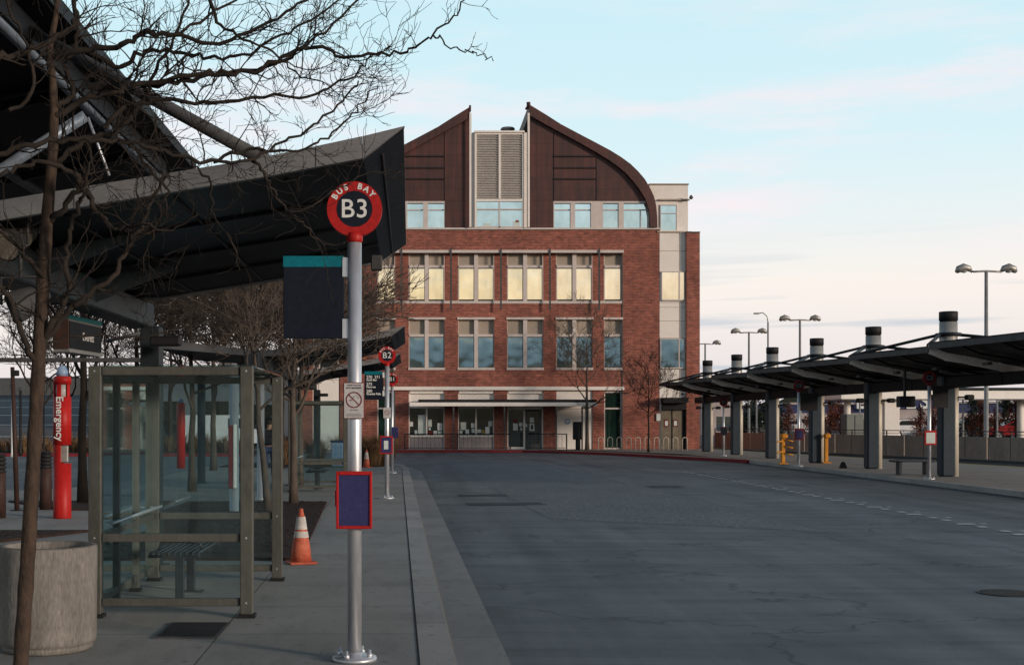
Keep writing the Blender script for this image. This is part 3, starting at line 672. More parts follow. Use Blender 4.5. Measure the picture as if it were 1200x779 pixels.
# things in front of the building -------------------------------------------------
def railing(x0, x1, Y, h, label, step=.12):
    r = empty('railing', (x0, Y, 0), label, 'railing')
    m = MB(); m.tube([(x0, Y, h), (x1, Y, h)], .03, 6); m.tube([(x0, Y, .12), (x1, Y, .12)], .02, 6); m.build('rail', 'steel', r)
    m = MB(); x = x0+.1
    while x < x1: m.box(x-.008, x+.008, Y-.008, Y+.008, .12, h); x += step
    m.build('balusters', 'steel', r)
    k = max(2, int((x1-x0)/2.4)+1)
    for i in range(k): xx = x0+(x1-x0)*i/(k-1); MB().box(xx-.03, xx+.03, Y-.03, Y+.03, 0, h+.02).build('post', 'steel', r)
railing(-.3, 5.9, 74.95, .93, 'grey metal railing in front of the shop windows', .24)
railing(6.9, 9.2, 74.95, .93, 'short grey railing in front of the entrance doors', .24)
# bike racks
proto = None; NR = 10
ords = ['first from the left, by the green window', 'second from the left', 'third from the left', 'fourth from the left', 'fifth from the left', 'fifth from the right', 'fourth from the right', 'third from the right', 'second from the right', 'last on the right, nearest the double doors']
for i in range(NR):
    x, y = 11.1+i*.52, 74.3-i*.1; lab = 'galvanised hoop bike rack on the forecourt, '+ords[i]
    if proto is None:
        m = MB(); q_ = .14
        m.tube([(x-q_, y, .0), (x-q_, y, .62)]+[(x-q_*math.cos(a), y, .62+q_*math.sin(a)) for a in (.5, 1.1, 1.57, 2.1, 2.7)]+[(x+q_, y, .62), (x+q_, y, .0)], .024, 8); proto = tag(m.build('bike_rack', 'colpale', loc=(x, y, 0)), lab, 'bike rack', 'hoop bike racks in front of the station building')
    else: copy_tree(proto, (x, y, 0), lab)
# dark kiosk
k = empty('information_kiosk', (PX(677, 75), 75, 0), 'tall black information post with wide head against the buff panel', 'kiosk')
m = MB(); m.bbox(PX(671.3, 75), PX(682, 75), 74.85, 75.1, PZ(515, 75), PZ(494, 75), .03); m.build('display_head', 'blackm', k)
m = MB(); m.bbox(PX(674.5, 75), PX(680, 75), 74.88, 75.06, 0, PZ(515, 75), .02); m.build('pedestal', 'blackm', k)

# ------------------------------------------------------------------ trees
def rvec(r): return Vector((r.uniform(-1, 1), r.uniform(-1, 1), r.uniform(-1, 1)))
def branch(mb, p, d, r, length, depth, rng, up=.25, n=6, sides=5, spread=.75, kids=(3, 5), minr=.0035, wig=.28, taper=.55, tm=None):
    p = Vector(p); d = Vector(d).normalized(); pts = [p.copy()]; rad = [r]
    seg = length/n
    dirs = []
    for i in range(n):
        d = (d+rvec(rng)*wig+Vector((0, 0, up*.35))).normalized()
        p = p+d*seg; pts.append(p.copy()); rad.append(max(minr*.7, r*(1-(1-taper)*(i+1)/n))); dirs.append(d.copy())
    mb.tube(pts, rad, sides, cap=False)
    if depth <= 0: return
    k = rng.randint(*kids)
    for j in range(k):
        i = rng.randint(max(1, n//3), n) if j else n
        q = pts[i]; dd = dirs[i-1]
        side = dd.cross(rvec(rng)).normalized()
        nd = (dd+side*rng.uniform(spread*.6, spread*1.4)).normalized()
        branch(mb, q, nd, max(minr, rad[i]*rng.uniform(.55, .8)), length*rng.uniform(.5, .8), depth-1, rng, up, max(3, n-1), max(3, sides-1), spread, kids, minr, wig, taper)
def bare_tree(name, seed, h, r, first, depth, barkm, loc, label, group, nlimb=6, up=.3, kids=(3, 5), minr=.006, spread=.75, trunk_parts=True, lean=(0, 0)):
    rng = random.Random(seed)
    root = empty(name, loc, label, 'tree', group)
    x, y, z = loc
    t = MB(); pts = []; rad = []
    for i in range(9):
        f = i/8; pts.append((x+lean[0]*f*h+rng.uniform(-1, 1)*.03*h*f*.4, y+lean[1]*f*h+rng.uniform(-1, 1)*.03*h*f*.4, z+h*f)); rad.append(r*(1.25 if i == 0 else 1)*(1-.72*f))
    t.tube(pts, rad, 9); t.build('trunk', barkm, root)
    c = MB()
    for j in range(nlimb):
        f = first+(1-first)*(j+.3)/nlimb; i = min(7, int(f*8)); ff = f*8-i
        p = Vector(pts[i]).lerp(Vector(pts[i+1]), ff); a = j*2.4+rng.uniform(-.4, .4)
        d = Vector((math.cos(a), math.sin(a), rng.uniform(.35, .9)))
        branch(c, p, d, r*(1-.72*f)*.62, h*rng.uniform(.26, .36)*(1.25-.5*f), depth, rng, up, 6, 5, spread, kids, minr)
    branch(c, pts[-1], (0, 0, 1), r*.28, h*.25, depth, rng, up, 6, 5, spread, kids, minr)
    c.build('crown', barkm, root)
    return root
# platform trees behind the shelter
T1 = bare_tree('bare_tree', 3, 4.6, .085, .36, 4, 'barkL', (PX(344, 26), 26, 0), 'bare tree with dense twigs growing beside the striped cone behind the shelter', 'bare trees along the platform', 8, minr=.008, kids=(4, 5))
bare_tree('bare_tree', 5, 4.4, .07, .4, 4, 'barkL', (PX(314.5, 23.6), 23.6, 0), 'slim leaning bare tree seen through the gap between the shelter posts', 'bare trees along the platform', 7, minr=.008, lean=(-.10, 0), kids=(3, 5))
T2 = bare_tree('bare_tree', 8, 6.2, .10, .3, 4, 'barkD', (PX(97, 26.3), 26.3, 0), 'bare tree right behind the red emergency pillar', 'bare trees along the platform', 8, minr=.010)
T3 = bare_tree('bare_tree', 21, 8.5, .16, .25, 4, 'barkD', (-15.5, 40, 0), 'large dark bare tree across the side road at the left edge', 'bare trees beyond the side road', 9, minr=.014)
for i, (x, y, s, rz, src, lab) in enumerate([
    (PX(352, 33), 33, 1.0, 1.1, T1, 'bare tree beside the second glass shelter, its twigs over the brick wall'),
    (PX(285, 36), 36, 1.12, 2.6, T1, 'bare twiggy tree behind the blank navy sign board'),
    (PX(225, 31), 31, 1.1, 4.1, T1, 'bare tree seen through the middle of the near shelter glass'),
    (PX(250, 44), 44, 1.35, 5.0, T1, 'taller bare tree in the distance behind the shelter top'),
    (PX(160, 38), 38, 1.05, .6, T2, 'bare tree in line with the left side of the near shelter'),
    (PX(330, 46), 46, 1.3, 3.3, T1, 'far bare tree left of the low red sign post')]):
    copy_tree(src, (x, y, 0), lab, rz=rz, sc=s)
for i, (x, y, s, rz, lab) in enumerate([
    (-22, 76, 1.0, 1.0, 'bare tree on the verge behind the foreground trunk'), (-18.6, 78, .9, 2.2, 'bare tree on the far verge behind the hanging station sign'),
    (-14.4, 77, .95, 3.1, 'bare tree on the far verge nearest the low cream building'), (-27, 70, 1.1, 4.4, 'bare tree on the verge at the far left edge'), (-24, 90, 1.05, 5.2, 'distant bare tree on the car park slope')]):
    copy_tree(T3, (x, y, 0), lab, rz=rz, sc=s)
bare_tree('bare_tree', 14, 5.9, .115, .38, 4, 'barkL', (PX(688, 74.4), 74.4, 0), 'bare street tree with pale trunk in front of the brick wall beside the black kiosk', 'bare trees in front of the station building', 7, minr=.009, up=.3, kids=(3, 4))
bare_tree('bare_tree', 17, 4.0, .065, .45, 4, 'barkD', (PX(760, 70), 70, 0), 'small dark bare tree with fine twigs beside the bike racks', 'bare trees in front of the station building', 8, minr=.007, kids=(3, 4))

# foreground tree --------------------------------------------------------------
FT = empty('bare_tree', (PX(23, 8), 8, 0), 'large lichen spotted bare tree in the foreground beside the concrete planter', 'tree')
rng = random.Random(5)
def path3(pts, y0, y1):
    n = len(pts); out = []
    for i, (a, b) in enumerate(pts): out.append(P(a, b, y0+(y1-y0)*i/max(1, n-1)))
    return out
def smooth(pts, k=4):
    out = []
    for i in range(len(pts)-1):
        p0 = pts[max(0, i-1)]; p1 = pts[i]; p2 = pts[i+1]; p3 = pts[min(len(pts)-1, i+2)]
        for j in range(k):
            t = j/k
            out.append(.5*((2*p1)+(p2-p0)*t+(2*p0-5*p1+4*p2-p3)*t*t+(3*p1-p0-3*p2+p3)*t*t*t))
    out.append(pts[-1]); return out
t = MB(); tp = smooth(path3([(22, 813), (28, 720), (34, 630), (39, 540), (45, 430), (50, 340), (55, 260), (60, 200), (63, 150), (62, 100), (58, 60), (66, 15), (70, -40)], 8, 8.0), 6)
n = len(tp); rr = []
for i in range(n):
    f = i/(n-1); base = 10.5 if f < .02 else 9.3-2.2*f*1.6 if f < .45 else 7.6-5.2*(f-.45)/.55
    rr.append(max(2.0, base)*8/F*(1+.04*math.sin(i*1.7)+.03*math.sin(i*4.1)))
t.tube(tp, rr, 14); t.build('trunk', 'bark', FT)
limbs = [ # pixel path, near/far distance, start radius px, end radius px, twig density
 ([(44, 440), (28, 395), (14, 360), (-6, 330), (-40, 300)], 8, 7.6, 5, 2.4, .8),
 ([(46, 415), (62, 385), (88, 357), (108, 343), (135, 318), (150, 290), (168, 262), (180, 232), (196, 205)], 8, 8.2, 5, 2, 1),
 ([(50, 400), (66, 372), (80, 345), (76, 305), (83, 272), (92, 243), (98, 222), (104, 190)], 8, 7.7, 5, 2, 1),
 ([(58, 262), (78, 238), (96, 214), (75, 198), (48, 188), (20, 198), (-10, 208)], 8, 7.5, 4.5, 2.4, .8),
 ([(96, 214), (108, 236), (122, 258), (140, 268), (160, 262), (200, 268), (232, 250)], 7.9, 7.6, 4.2, 1.2, 1),
 ([(-30, 190), (0, 182), (50, 167), (100, 164), (150, 166), (195, 178), (240, 190), (283, 187), (325, 172), (365, 148), (400, 118), (420, 95)], 7.5, 8.2, 4, 1.2, 1.4),
 ([(-20, 72), (0, 67), (30, 61), (66, 43), (88, 28), (84, -10)], 7.6, 8.1, 5, 3, 1),
 ([(63, 138), (100, 116), (135, 106), (165, 100), (220, 90), (262, 84), (300, 82), (340, 66), (380, 36), (425, -6)], 8, 8.1, 4.6, 1.5, 1.5),
 ([(165, 100), (205, 96), (255, 86), (300, 84), (338, 62), (372, 56), (402, 65), (450, 64), (480, 56), (505, 42), (530, 20), (548, -4)], 8.1, 7.8, 3.8, .9, 1.5),
 ([(508, 42), (520, 47), (530, 57), (552, 60), (566, 66), (578, 72)], 7.8, 7.7, 1.3, .6, .5),
 ([(62, 66), (105, 58), (150, 50), (172, 38), (200, 42), (260, 50), (310, 30), (352, 6), (380, -20)], 8, 7.9, 4.6, 1.4, 1.5),
 ([(100, 58), (140, 78), (165, 62), (205, 60), (250, 68), (292, 64), (330, 40), (372, 20), (410, -10)], 8, 8.4, 3.4, 1.2, 1.3),
 ([(240, -15), (252, 20), (278, 42), (320, 62), (345, 85), (380, 100)], 7.8, 8.2, 2.8, .9, 1.2),
 ([(120, 150), (150, 125), (190, 119), (250, 120), (300, 114), (350, 112), (392, 100), (418, 84), (436, 62)], 8, 8.2, 3.4, 1, 1.5),
 ([(250, 190), (292, 176), (335, 178), (372, 168), (402, 146), (425, 120), (442, 100)], 8.1, 8.3, 2.6, .8, 1.4),
 ([(296, 188), (312, 208), (322, 228), (341, 250), (362, 270), (382, 286), (404, 284)], 8.1, 8.4, 2.4, .8, .8),
 ([(341, 250), (362, 244), (382, 230), (404, 216), (440, 202), (470, 200)], 8.2, 8.5, 1.5, .6, .6),
 ([(62, 125), (84, 110), (78, 75), (92, 38), (88, 10), (100, -20)], 8, 8.3, 4, 2.4, 1.2),
 ([(52, 330), (30, 300), (6, 275), (-20, 262)], 8, 7.4, 3.6, 2, .8),
 ([(60, 195), (100, 165), (140, 150), (166, 118), (182, 80), (210, 40), (222, -10)], 8, 8.5, 4, 1.6, 1.4),
 ([(150, 166), (176, 196), (196, 226), (186, 262), (170, 300), (165, 330)], 8, 8.5, 2.6, .9, 1),
 ([(225, 188), (246, 216), (250, 252), (272, 284), (280, 318)], 8.1, 8.6, 2, .7, .9),
 ([(45, 420), (70, 398), (110, 390), (160, 396), (205, 384), (240, 392)], 8, 8.4, 2, .7, .4),
 ([(210, 40), (255, 14), (300, -14)], 8.2, 8.5, 2.4, 1.2, 1),
 ([(10, 130), (40, 100), (30, 50), (10, 10), (14, -20)], 7.7, 7.9, 3, 1.5, 1.2),
 ([(430, 300), (455, 322), (478, 350), (500, 344), (520, 332)], 8.6, 8.9, .5, .35, 0)]
c = MB()
def twig(p, d, r, ln, depth, up):
    n = 7 if depth else 4; pts = [p.copy()]; rad = [r]; d = d.normalized(); ds = []
    for i in range(n):
        d = (d+rvec(rng)*.38+Vector((0, 0, up))).normalized(); p = p+d*ln/n
        if p.y > 8.85: d.y = -abs(d.y); p.y = 8.85
        pts.append(p.copy()); ds.append(d.copy()); rad.append(max(.0016, r*(1-.62*(i+1)/n)))
    c.tube(pts, rad, 4 if r > .004 else 3, cap=False)
    if depth:
        for j in range(rng.randint(2, 4)):
            i = rng.randint(1, n); side = ds[i-1].cross(rvec(rng)).normalized()
            twig(pts[i], ds[i-1]*.9+side*rng.uniform(.4, 1.0), max(.0024, rad[i]*.78), ln*rng.uniform(.45, .75), depth-1, up)
for path, y0, y1, r0, r1, dens in limbs[:-1]:
    pts = smooth(path3(path, y0, y1), 5); n = len(pts); ym = (y0+y1)/2
    for i in range(1, n-1): pts[i] += rvec(rng)*.017
    rad = [(r0+(r1-r0)*(i/(n-1)))*.86*ym/F*(1+.08*math.sin(i*2.3)) for i in range(n)]
    c.tube(pts, rad, 8 if r0 > 3 else 6)
    length = sum((pts[i+1]-pts[i]).length for i in range(n-1))
    cnt = int(length*7*dens)
    for k in range(cnt):
        f = rng.uniform(.08, 1); i = min(n-2, int(f*(n-1))); tdir = (pts[i+1]-pts[i]).normalized()
        side = tdir.cross(rvec(rng)).normalized(); side.y *= .8
        twig(pts[i], tdir*.7+side*rng.uniform(.6, 1.3), max(.0029, rad[i]*rng.uniform(.28, .5)), rng.uniform(.14, .5)*(.4 if pts[i].x > PX(435, 8) else 1), (2 if k % 3 else 1) if pts[i].x < PX(470, 8) else 1, .06)
c.build('crown', 'barkD', FT)

# grasses ---------------------------------------------------------------------
def tuft(mb, x, y, h, n, rng, spread=.35, w=.012):
    for i in range(n):
        a = rng.uniform(0, 6.28); rr = rng.uniform(0, spread*.5); hh = h*rng.uniform(.6, 1.05); o = rng.uniform(.2, 1)*spread
        bx_, by_ = x+rr*math.cos(a), y+rr*math.sin(a); ca, sa = math.cos(a), math.sin(a)
        p1 = (bx_+o*.35*ca, by_+o*.35*sa, hh*.65); p2 = (bx_+o*ca, by_+o*sa, hh)
        mb.poly([(bx_-w*sa, by_+w*ca, .02), (bx_+w*sa, by_-w*ca, .02), (p1[0]+w*sa, p1[1]-w*ca, p1[2]), (p1[0]-w*sa, p1[1]+w*ca, p1[2])])
        mb.poly([(p1[0]-w*sa, p1[1]+w*ca, p1[2]), (p1[0]+w*sa, p1[1]-w*ca, p1[2]), p2])
rg = random.Random(2)
gp = MB(); tuft(gp, 0, 0, .95, 420, rg, .55, .012); g0 = tag(gp.build('grass_clump', 'drygrass'), 'x', 'ornamental grass', 'dry grass clumps around the end of the platform')
spots = [(-.95, 48.6, 1.25, 'dry russet grass clump at the kerb corner where the platform ends'), (-1.65, 49.3, 1.25, 'dry grass clump behind the small second traffic cone'), (-1.35, 47.9, 1.0, 'low dry grass clump right of the small second traffic cone'), (-2.5, 48.8, 1.25, 'dry grass clump left of the small second traffic cone'),
         (-3.6, 49.0, 1.1, 'dry grass clump behind the second shelter, right of its middle'), (-4.9, 49.2, 1.15, 'dry grass clump behind the second shelter, left of its middle')]
g0.location = (spots[0][0], spots[0][1], 0); g0.scale = (1.25,)*3; g0['label'] = spots[0][3]
for i, (x, y, s, lab) in enumerate(spots[1:]): copy_tree(g0, (x, y, 0), lab, rz=i*1.3, sc=s)
gp = MB()
for i in range(170): tuft(gp, rg.uniform(-40, -8.6), rg.uniform(66.8, 73), rg.uniform(.5, 1.2), 42, rg, .6, .02)
tag(gp.build('verge_grass', 'drygrass'), 'band of dry brown grass along the verge across the side road', 'grass', kind='stuff')

# ------------------------------------------------------------------ bus bay sign posts
def arc_text(mb, s, cx, cz, y, rad, size, a0, a1):
    for i, ch in enumerate(s):
        if ch == ' ': continue
        a = math.radians(a0+(a1-a0)*i/(len(s)-1)); X = Vector((math.sin(a), 0, -math.cos(a))); X = Vector((math.sin(a), 0, -math.cos(a)))
        rd = Vector((math.cos(a), 0, math.sin(a)))
        text_mesh(mb, ch, size, (cx+rad*rd.x, y, cz+rad*rd.z), tuple(X), tuple(rd), .003, bold=.002)
def bay_post(x, y, code, label, dark=False, detail=2, top=3.20):
    r = empty('bus_bay_post', (x, y, 0), label, 'sign post', 'bus bay posts')
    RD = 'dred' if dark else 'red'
    m = MB(); m.lathe((x, y, 0), [(.05, .03), (.05, top-.18)], 24); m.build('pole', 'silver', r)
    m = MB(); m.lathe((x, y, 0), [(.155, 0), (.16, .012), (.155, .03), (.07, .034), (.066, .06), (.055, .065)], 32); b = m.build('base_plate', 'silver', r)
    for k in range(4):
        a = math.pi/4+k*math.pi/2+.35
        MB().lathe((x+.12*math.cos(a), y+.12*math.sin(a), .03), [(.02, 0), (.02, .025), (.011, .03), (.011, .055)], 8).build('bolt', 'silver', b)
    m = MB(); m.lathe((x, y, top-.235), [(.051, 0), (.058, .012), (.058, .045), (.05, .07)], 20); m.build('collar', RD, r)
    m = MB(); m.disc_y((x, top), 0, .196, y-.028, y+.028, 48); m.disc_y((x, top), .128, .194, y-.034, y-.028, 48); h = m.build('sign_head', RD, r)
    m = MB(); m.disc_y((x, top), 0, .128, y-.032, y-.0285, 40); m.build('disc_face', 'navy', h)
    m = MB()
    if code:
        text_mesh(m, code, .185, (x, y-.034, top-.004), FX, FZ, .003, bold=.0012, spacing=1.05)
    if code: arc_text(m, 'BUS BAY', x, top, y-.036, .161, .058, 148, 40)
    if m.v: m.build('lettering', 'white' if not dark else 'notice', h)
    return r
def notice_sign(r, x, y):
    m = MB(); m.bbox(x-.076, x+.072, y-.066, y-.056, 1.715, 1.972, .003); n = m.build('notice_sign', 'maroon', r)
    m = MB(); m.box(x-.0705, x+.0665, y-.0675, y-.0655, 1.721, 1.966); m.build('notice_face', 'notice', n)
    m = MB(); c = (x-.002, 1.848); m.disc_y(c, .049, .057, y-.0695, y-.068, 40)
    T = Matrix.Translation((c[0], 0, c[1])) @ Matrix.Rotation(math.radians(45), 4, 'Y')
    m.box(-.052, .052, y-.0694, y-.0682, -.0035, .0035, T); m.box(x-.034, x-.012, y-.0692, y-.068, 1.842, 1.848); m.build('prohibition_ring', 'maroon', n)
    m = MB(); text_mesh(m, 'THANK YOU FOR', .0125, (x-.002, y-.069, 1.951), FX, FZ, .001, bold=.0003); text_mesh(m, 'NOT SMOKING', .0155, (x-.002, y-.069, 1.932), FX, FZ, .001, bold=.0005); text_mesh(m, 'No smoking', .011, (x-.002, y-.069, 1.778), FX, FZ, .001)
    m.box(x-.055, x+.05, y-.069, y-.068, 1.744, 1.747); m.box(x-.058, x+.053, y-.069, y-.068, 1.735, 1.738)
    for i in range(9): a = -.2+i*.35; m.tube([(x+.004+.022*math.cos(a)*(1-i*.06), y-.069, 1.868+.012*math.sin(a*1.6)), (x+.012+.022*math.cos(a+.4), y-.069, 1.866+.014*math.sin(a*1.3))], .0012, 4)
    m.build('notice_print', 'ink', n)
# B3
x3, y3 = PX(415.5, 9.1), 9.1
r = bay_post(x3, y3, 'B3', 'nearest silver bus bay post, round red sign reading B3 over a blank navy board')
bd = MB().bbox(x3-.505, x3-.075, y3-.012, y3+.012, 2.285, 2.868, .004).build('route_board', 'navy', r)
MB().box(x3-.506, x3-.0745, y3-.0145, y3+.0145, 2.792, 2.8695).build('header_stripe', 'teal', bd)
for z in (2.355, 2.79): MB().bbox(x3-.088, x3-.045, y3-.02, y3+.02, z-.07, z+.07, .003).build('bracket', 'silver', r)
notice_sign(r, x3, y3)
m = MB(); zt, zb = 1.345, .94
for a in ((x3-.127, x3-.108), (x3+.108, x3+.127)): m.bbox(a[0], a[1], y3-.095, y3-.05, zb, zt, .004)
m.bbox(x3-.108, x3+.108, y3-.095, y3-.05, zt-.026, zt, .004); m.bbox(x3-.108, x3+.108, y3-.095, y3-.05, zb, zb+.022, .004); m.box(x3-.135, x3-.127, y3-.08, y3-.06, 1.1, 1.21)
m.box(x3-.10, x3+.10, y3-.06, y3-.05, zb+.02, zt-.02)
cs = m.build('timetable_case', 'red', r); MB().box(x3-.1085, x3+.1085, y3-.084, y3-.062, zb+.0215, zt-.0255).build('map_panel', 'violet', cs)
# B2
x2, y2 = PX(453.5, 28), 28
r = bay_post(x2, y2, 'B2', 'second silver bus bay post, round red sign reading B2 with a lettered route board', top=3.13)
bd = MB().bbox(x2-.49, x2-.075, y2-.012, y2+.012, 2.16, 2.78, .004).build('route_board', 'navy', r)
MB().box(x2-.491, x2-.0745, y2-.0145, y2+.0145, 2.71, 2.781).build('header_stripe', 'teal', bd)
m = MB(); zz = 2.655
for s_, big in (('270  271', 1), ('Gold Bar', 0), ('', 0), ('275', 1), ('Monroe', 0), ('', 0), ('280', 1), ('Granite Falls', 0)):
    if s_: text_mesh(m, s_, .085 if big else .062, (x2-.45, y2-.0145, zz), FX, FZ, .002, align='LEFT', bold=.002)
    zz -= .062 if s_ else .028
m.build('lettering', 'white', bd)
for z in (2.30, 2.70): MB().bbox(x2-.098, x2-.04, y2-.02, y2+.02, z-.06, z+.06, .003).build('bracket', 'white', r)
m = MB(); m.bbox(x2-.08, x2+.08, y2-.068, y2-.056, 1.76, 1.99, .003); ns = m.build('notice_sign', 'notice', r)
m = MB(); m.disc_y((x2, 1.88), .045, .056, y2-.0705, y2-.069, 24); m.box(-.05, .05, y2-.0704, y2-.0692, -.005, .005, Matrix.Translation((x2, 0, 1.88)) @ Matrix.Rotation(math.radians(45), 4, 'Y')); m.build('prohibition_ring', 'maroon', ns)
m = MB(); T = Matrix.Identity(4)
m.bbox(x2-.15, x2+.13, y2-.10, y2-.05, .98, 1.37, .006); cs = m.build('timetable_case', 'red', r)
MB().box(x2-.12, x2+.10, y2-.108, y2-.101, 1.01, 1.34).build('map_panel', 'violet', cs); MB().box(x2-.065, x2+.03, y2-.114, y2-.109, 1.08, 1.27).build('timetable_sheet', 'paper', cs)
# B1
x1, y1 = PX(459.5, 41.5), 41.5
r = bay_post(x1, y1, 'B1', 'third bus bay post, round red sign reading B1 mostly hidden behind the B2 post', top=3.05)
m = MB(); m.bbox(x1-.02, x1+.2, y1-.1, y1-.05, 1.15, 1.5, .006); cs = m.build('timetable_case', 'violet', r)
# right platform posts
def side_post(x, y, lab, case, caseM, face, top=2.95, board=None):
    r = bay_post(x, y, '', lab, dark=True, top=top)
    m = MB(); text_mesh(m, case, .17, (x, y-.034, top), FX, FZ, .003, bold=.004); m.build('lettering', 'cabinet', KIDS(r)[-1])
    m = MB(); m.bbox(x-.17, x+.17, y-.1, y-.05, 1.0, 1.42, .006); c_ = m.build('timetable_case', caseM, r)
    MB().box(x-.13, x+.13, y-.108, y-.101, 1.05, 1.36).build('timetable_sheet', face, c_)
    if board:
        MB().bbox(x+board[0], x+board[1], y-.02, y+.02, 2.08, 2.72, .006).build('route_board', 'blackm', r)
side_post(PX(936, 47.5), 47.5, 'far bus bay post with shaded red head and blue map case on the right platform', 'C2', 'dred', 'violet', 3.0, (.06, .7))
side_post(PX(1089, 37.3), 37.3, 'bus bay post with bright red case and white notice in front of the nearest column', 'C3', 'red', 'paper', 2.95, (.1, .55))
side_post(PX(848, 62), 62, 'thin dark bus bay post among the farthest canopy columns', 'C1', 'rust', 'navy', 2.6)

# ------------------------------------------------------------------ left platform canopy
def left_canopy(Y0, label):
    L0 = 5.9; Y1 = Y0+L0
    r = empty('platform_canopy', (-3.1, Y0+6, 0), label, 'canopy', 'wing canopies over the left bus platform')
    prof = [(-5.6, 3.32), (-3.2, 3.13), (-2.9, 3.135), (-1.08, 3.43), (-.33, 3.56), (-.04, 3.765)]
    # black underside (panels with ribs), thin roof slab
    m = MB()
    for (xa, za), (xb, zb) in zip(prof[:-2], prof[1:-1]): m.extrude([(xa, Y0+.06, za), (xb, Y0+.06, zb), (xb, Y0+.06, zb+.10), (xa, Y0+.06, za+.10)], (0, L0-.06, 0))
    for k in range(1, 4): 
        yy = Y0+L0*k/4
        for (xa, za), (xb, zb) in zip(prof[1:4], prof[2:5]): m.extrude([(xa, yy, za-.03), (xb, yy, zb-.03), (xb, yy, zb-.001), (xa, yy, za-.001)], (0, .05, 0))
    m.build('roof_deck', 'black', r)
    m = MB(); (xa, za), (xb, zb) = prof[-2:]
    m.extrude([(xa+.002, Y0+.06, za), (xb, Y0+.02, zb-.02), (xb, Y0+.02, zb+.0), (xa+.002, Y0+.06, za+.12)], (.0, L0-.06, 0)); m.build('edge_panel', 'tip', r)
    # grey fascia on both ends, mitred to a point at the tip
    for yf, nm in ((Y0, 'fascia'), (Y1+.002, 'fascia')):
        m = MB()
        top = [(-5.6, 3.50), (-3.2, 3.24), (-2.88, 3.25), (-1.08, 3.54), (-.33, 3.70), (-.035, 3.772)]
        bot = [(-5.6, 3.30), (-3.2, 3.10), (-2.88, 3.11), (-1.08, 3.405), (-.33, 3.545), (-.036, 3.766)]
        for i in range(5):
            a, b, c_, d = top[i], top[i+1], bot[i+1], bot[i]
            m.extrude([(a[0], yf, a[1]), (b[0]-(.003 if i < 4 else 0), yf, b[1]), (c_[0]-(.003 if i < 4 else 0), yf, c_[1]), (d[0], yf, d[1])], (0, .055, 0))
        m.build(nm, 'fascia', r)
    def ft(x, arr):
        for a, b in zip(arr[:-1], arr[1:]):
            if a[0] <= x <= b[0]: return a[1]+(b[1]-a[1])*(x-a[0])/(b[0]-a[0])
    m = MB()
    for xx in (-.66, -1.62, -2.36): m.box(xx-.003, xx+.003, Y0-.0015, Y0+.01, ft(xx, bot)+.002, ft(xx, top)-.002)
    m.build('seam', 'blackm', r)
    m = MB()
    for xx in (-.2, -.9, -1.7, -2.5): m.tube([(xx, Y0+.3, ft(xx, prof)-.012), (xx, Y1-.1, ft(xx, prof)-.012)], .012, 6)
    m.build('conduit', 'blackm', r)
    m = MB(); m.bbox(-3.34, -3.04, Y0-1.5, Y0+6.25, 2.80, 3.08, .015); b = m.build('beam', 'steel', r)
    MB().box(-3.36, -3.02, Y0+3.0, Y0+3.03, 2.79, 3.09).build('splice_plate', 'steel', b)
    m = MB(); m.bbox(-3.14, -2.90, Y0+5.9, Y0+6.1, .02, 2.798, .02); m.box(-3.2, -2.84, Y0+5.82, Y0+6.18, .0, .02); m.build('column', 'steel', r)
    for yy in (Y0+1.4, Y0+3.4): 
        m = MB(); m.extrude([(-3.04, yy, 2.85), (-3.04, yy, 3.08), (-2.3, yy, 3.215), (-2.3, yy, 3.15)], (0, .03, 0)); m.build('bracket', 'steel', r)
    MB().bbox(-.42, -.30, Y1-1.0, Y1-.85, 3.34, 3.50, .01).build('light_fitting', 'pipe', r)
    MB().bbox(-2.95, -2.6, Y1-.4, Y1-.25, 2.55, 2.66, .02).build('speaker', 'blackm', r)
    return r
LC = left_canopy(9.0, 'nearest black wing canopy with grey fascia above the glass shelter')
copy_tree(LC, (-3.17, 33.9, 0), 'second wing canopy behind the B2 post')
copy_tree(LC, (-3.35, 45.2, 0), 'farthest wing canopy against the brick wall')
# high roof at the top left with its tubes
HR = empty('high_roof', (-6, 14, 0), 'tall black canopy roof at the top left behind the tree branches', 'canopy')
m = MB(); m.extrude([(-3.0, 3.0, 5.2), (-9.5, 3.0, 3.93), (-9.5, 3.0, 4.1), (-3.0, 3.0, 5.33)], (0, 15.0, 0))
m.extrude([(-3.25, 3.5, 4.95), (-3.42, 3.5, 4.95), (-3.42, 3.5, 5.21), (-3.25, 3.5, 5.205)], (0, 13.6, 0)); 
m.build('roof_deck', 'black', HR)
m = MB(); m.tube([(-3.33, 4, 4.93), (-3.33, 17, 4.93)], .05, 10); m.build('purlin', 'strut', HR)
m = MB(); m.tube([(-4.9, 4, 4.72), (-4.9, 17, 4.72)], .06, 10); m.build('purlin', 'pipe', HR)
m = MB(); m.tube([tuple(P(-60, 240, 12)), tuple(P(0, 200, 12)), tuple(P(100, 136, 12))], .055, 12); m.build('strut', 'strut', HR)
m = MB(); m.tube([tuple(P(103, 138, 12)), tuple(P(128, 206, 12))], .014, 8); m.build('tie_rod', 'silver', HR)
m = MB(); m.tube([(-1.0, 9.7, 3.62), (-3.45, 11.1, 5.16)], .052, 14); m.build('tie_tube', 'pipe', HR)
for yy in (4, 7, 10, 13, 16): m = MB(); m.extrude([(-3.02, yy, 5.17), (-9.3, yy, 3.95), (-9.3, yy, 3.8), (-3.3, yy, 5.02)], (0, .08, 0)); m.build('rafter', 'blackm', HR)
for yy in (6.5, 16.4): m = MB(); m.lathe((-6.5, yy, 0), [(.14, 0), (.14, 4.5)], 16); m.build('column', 'col', HR)
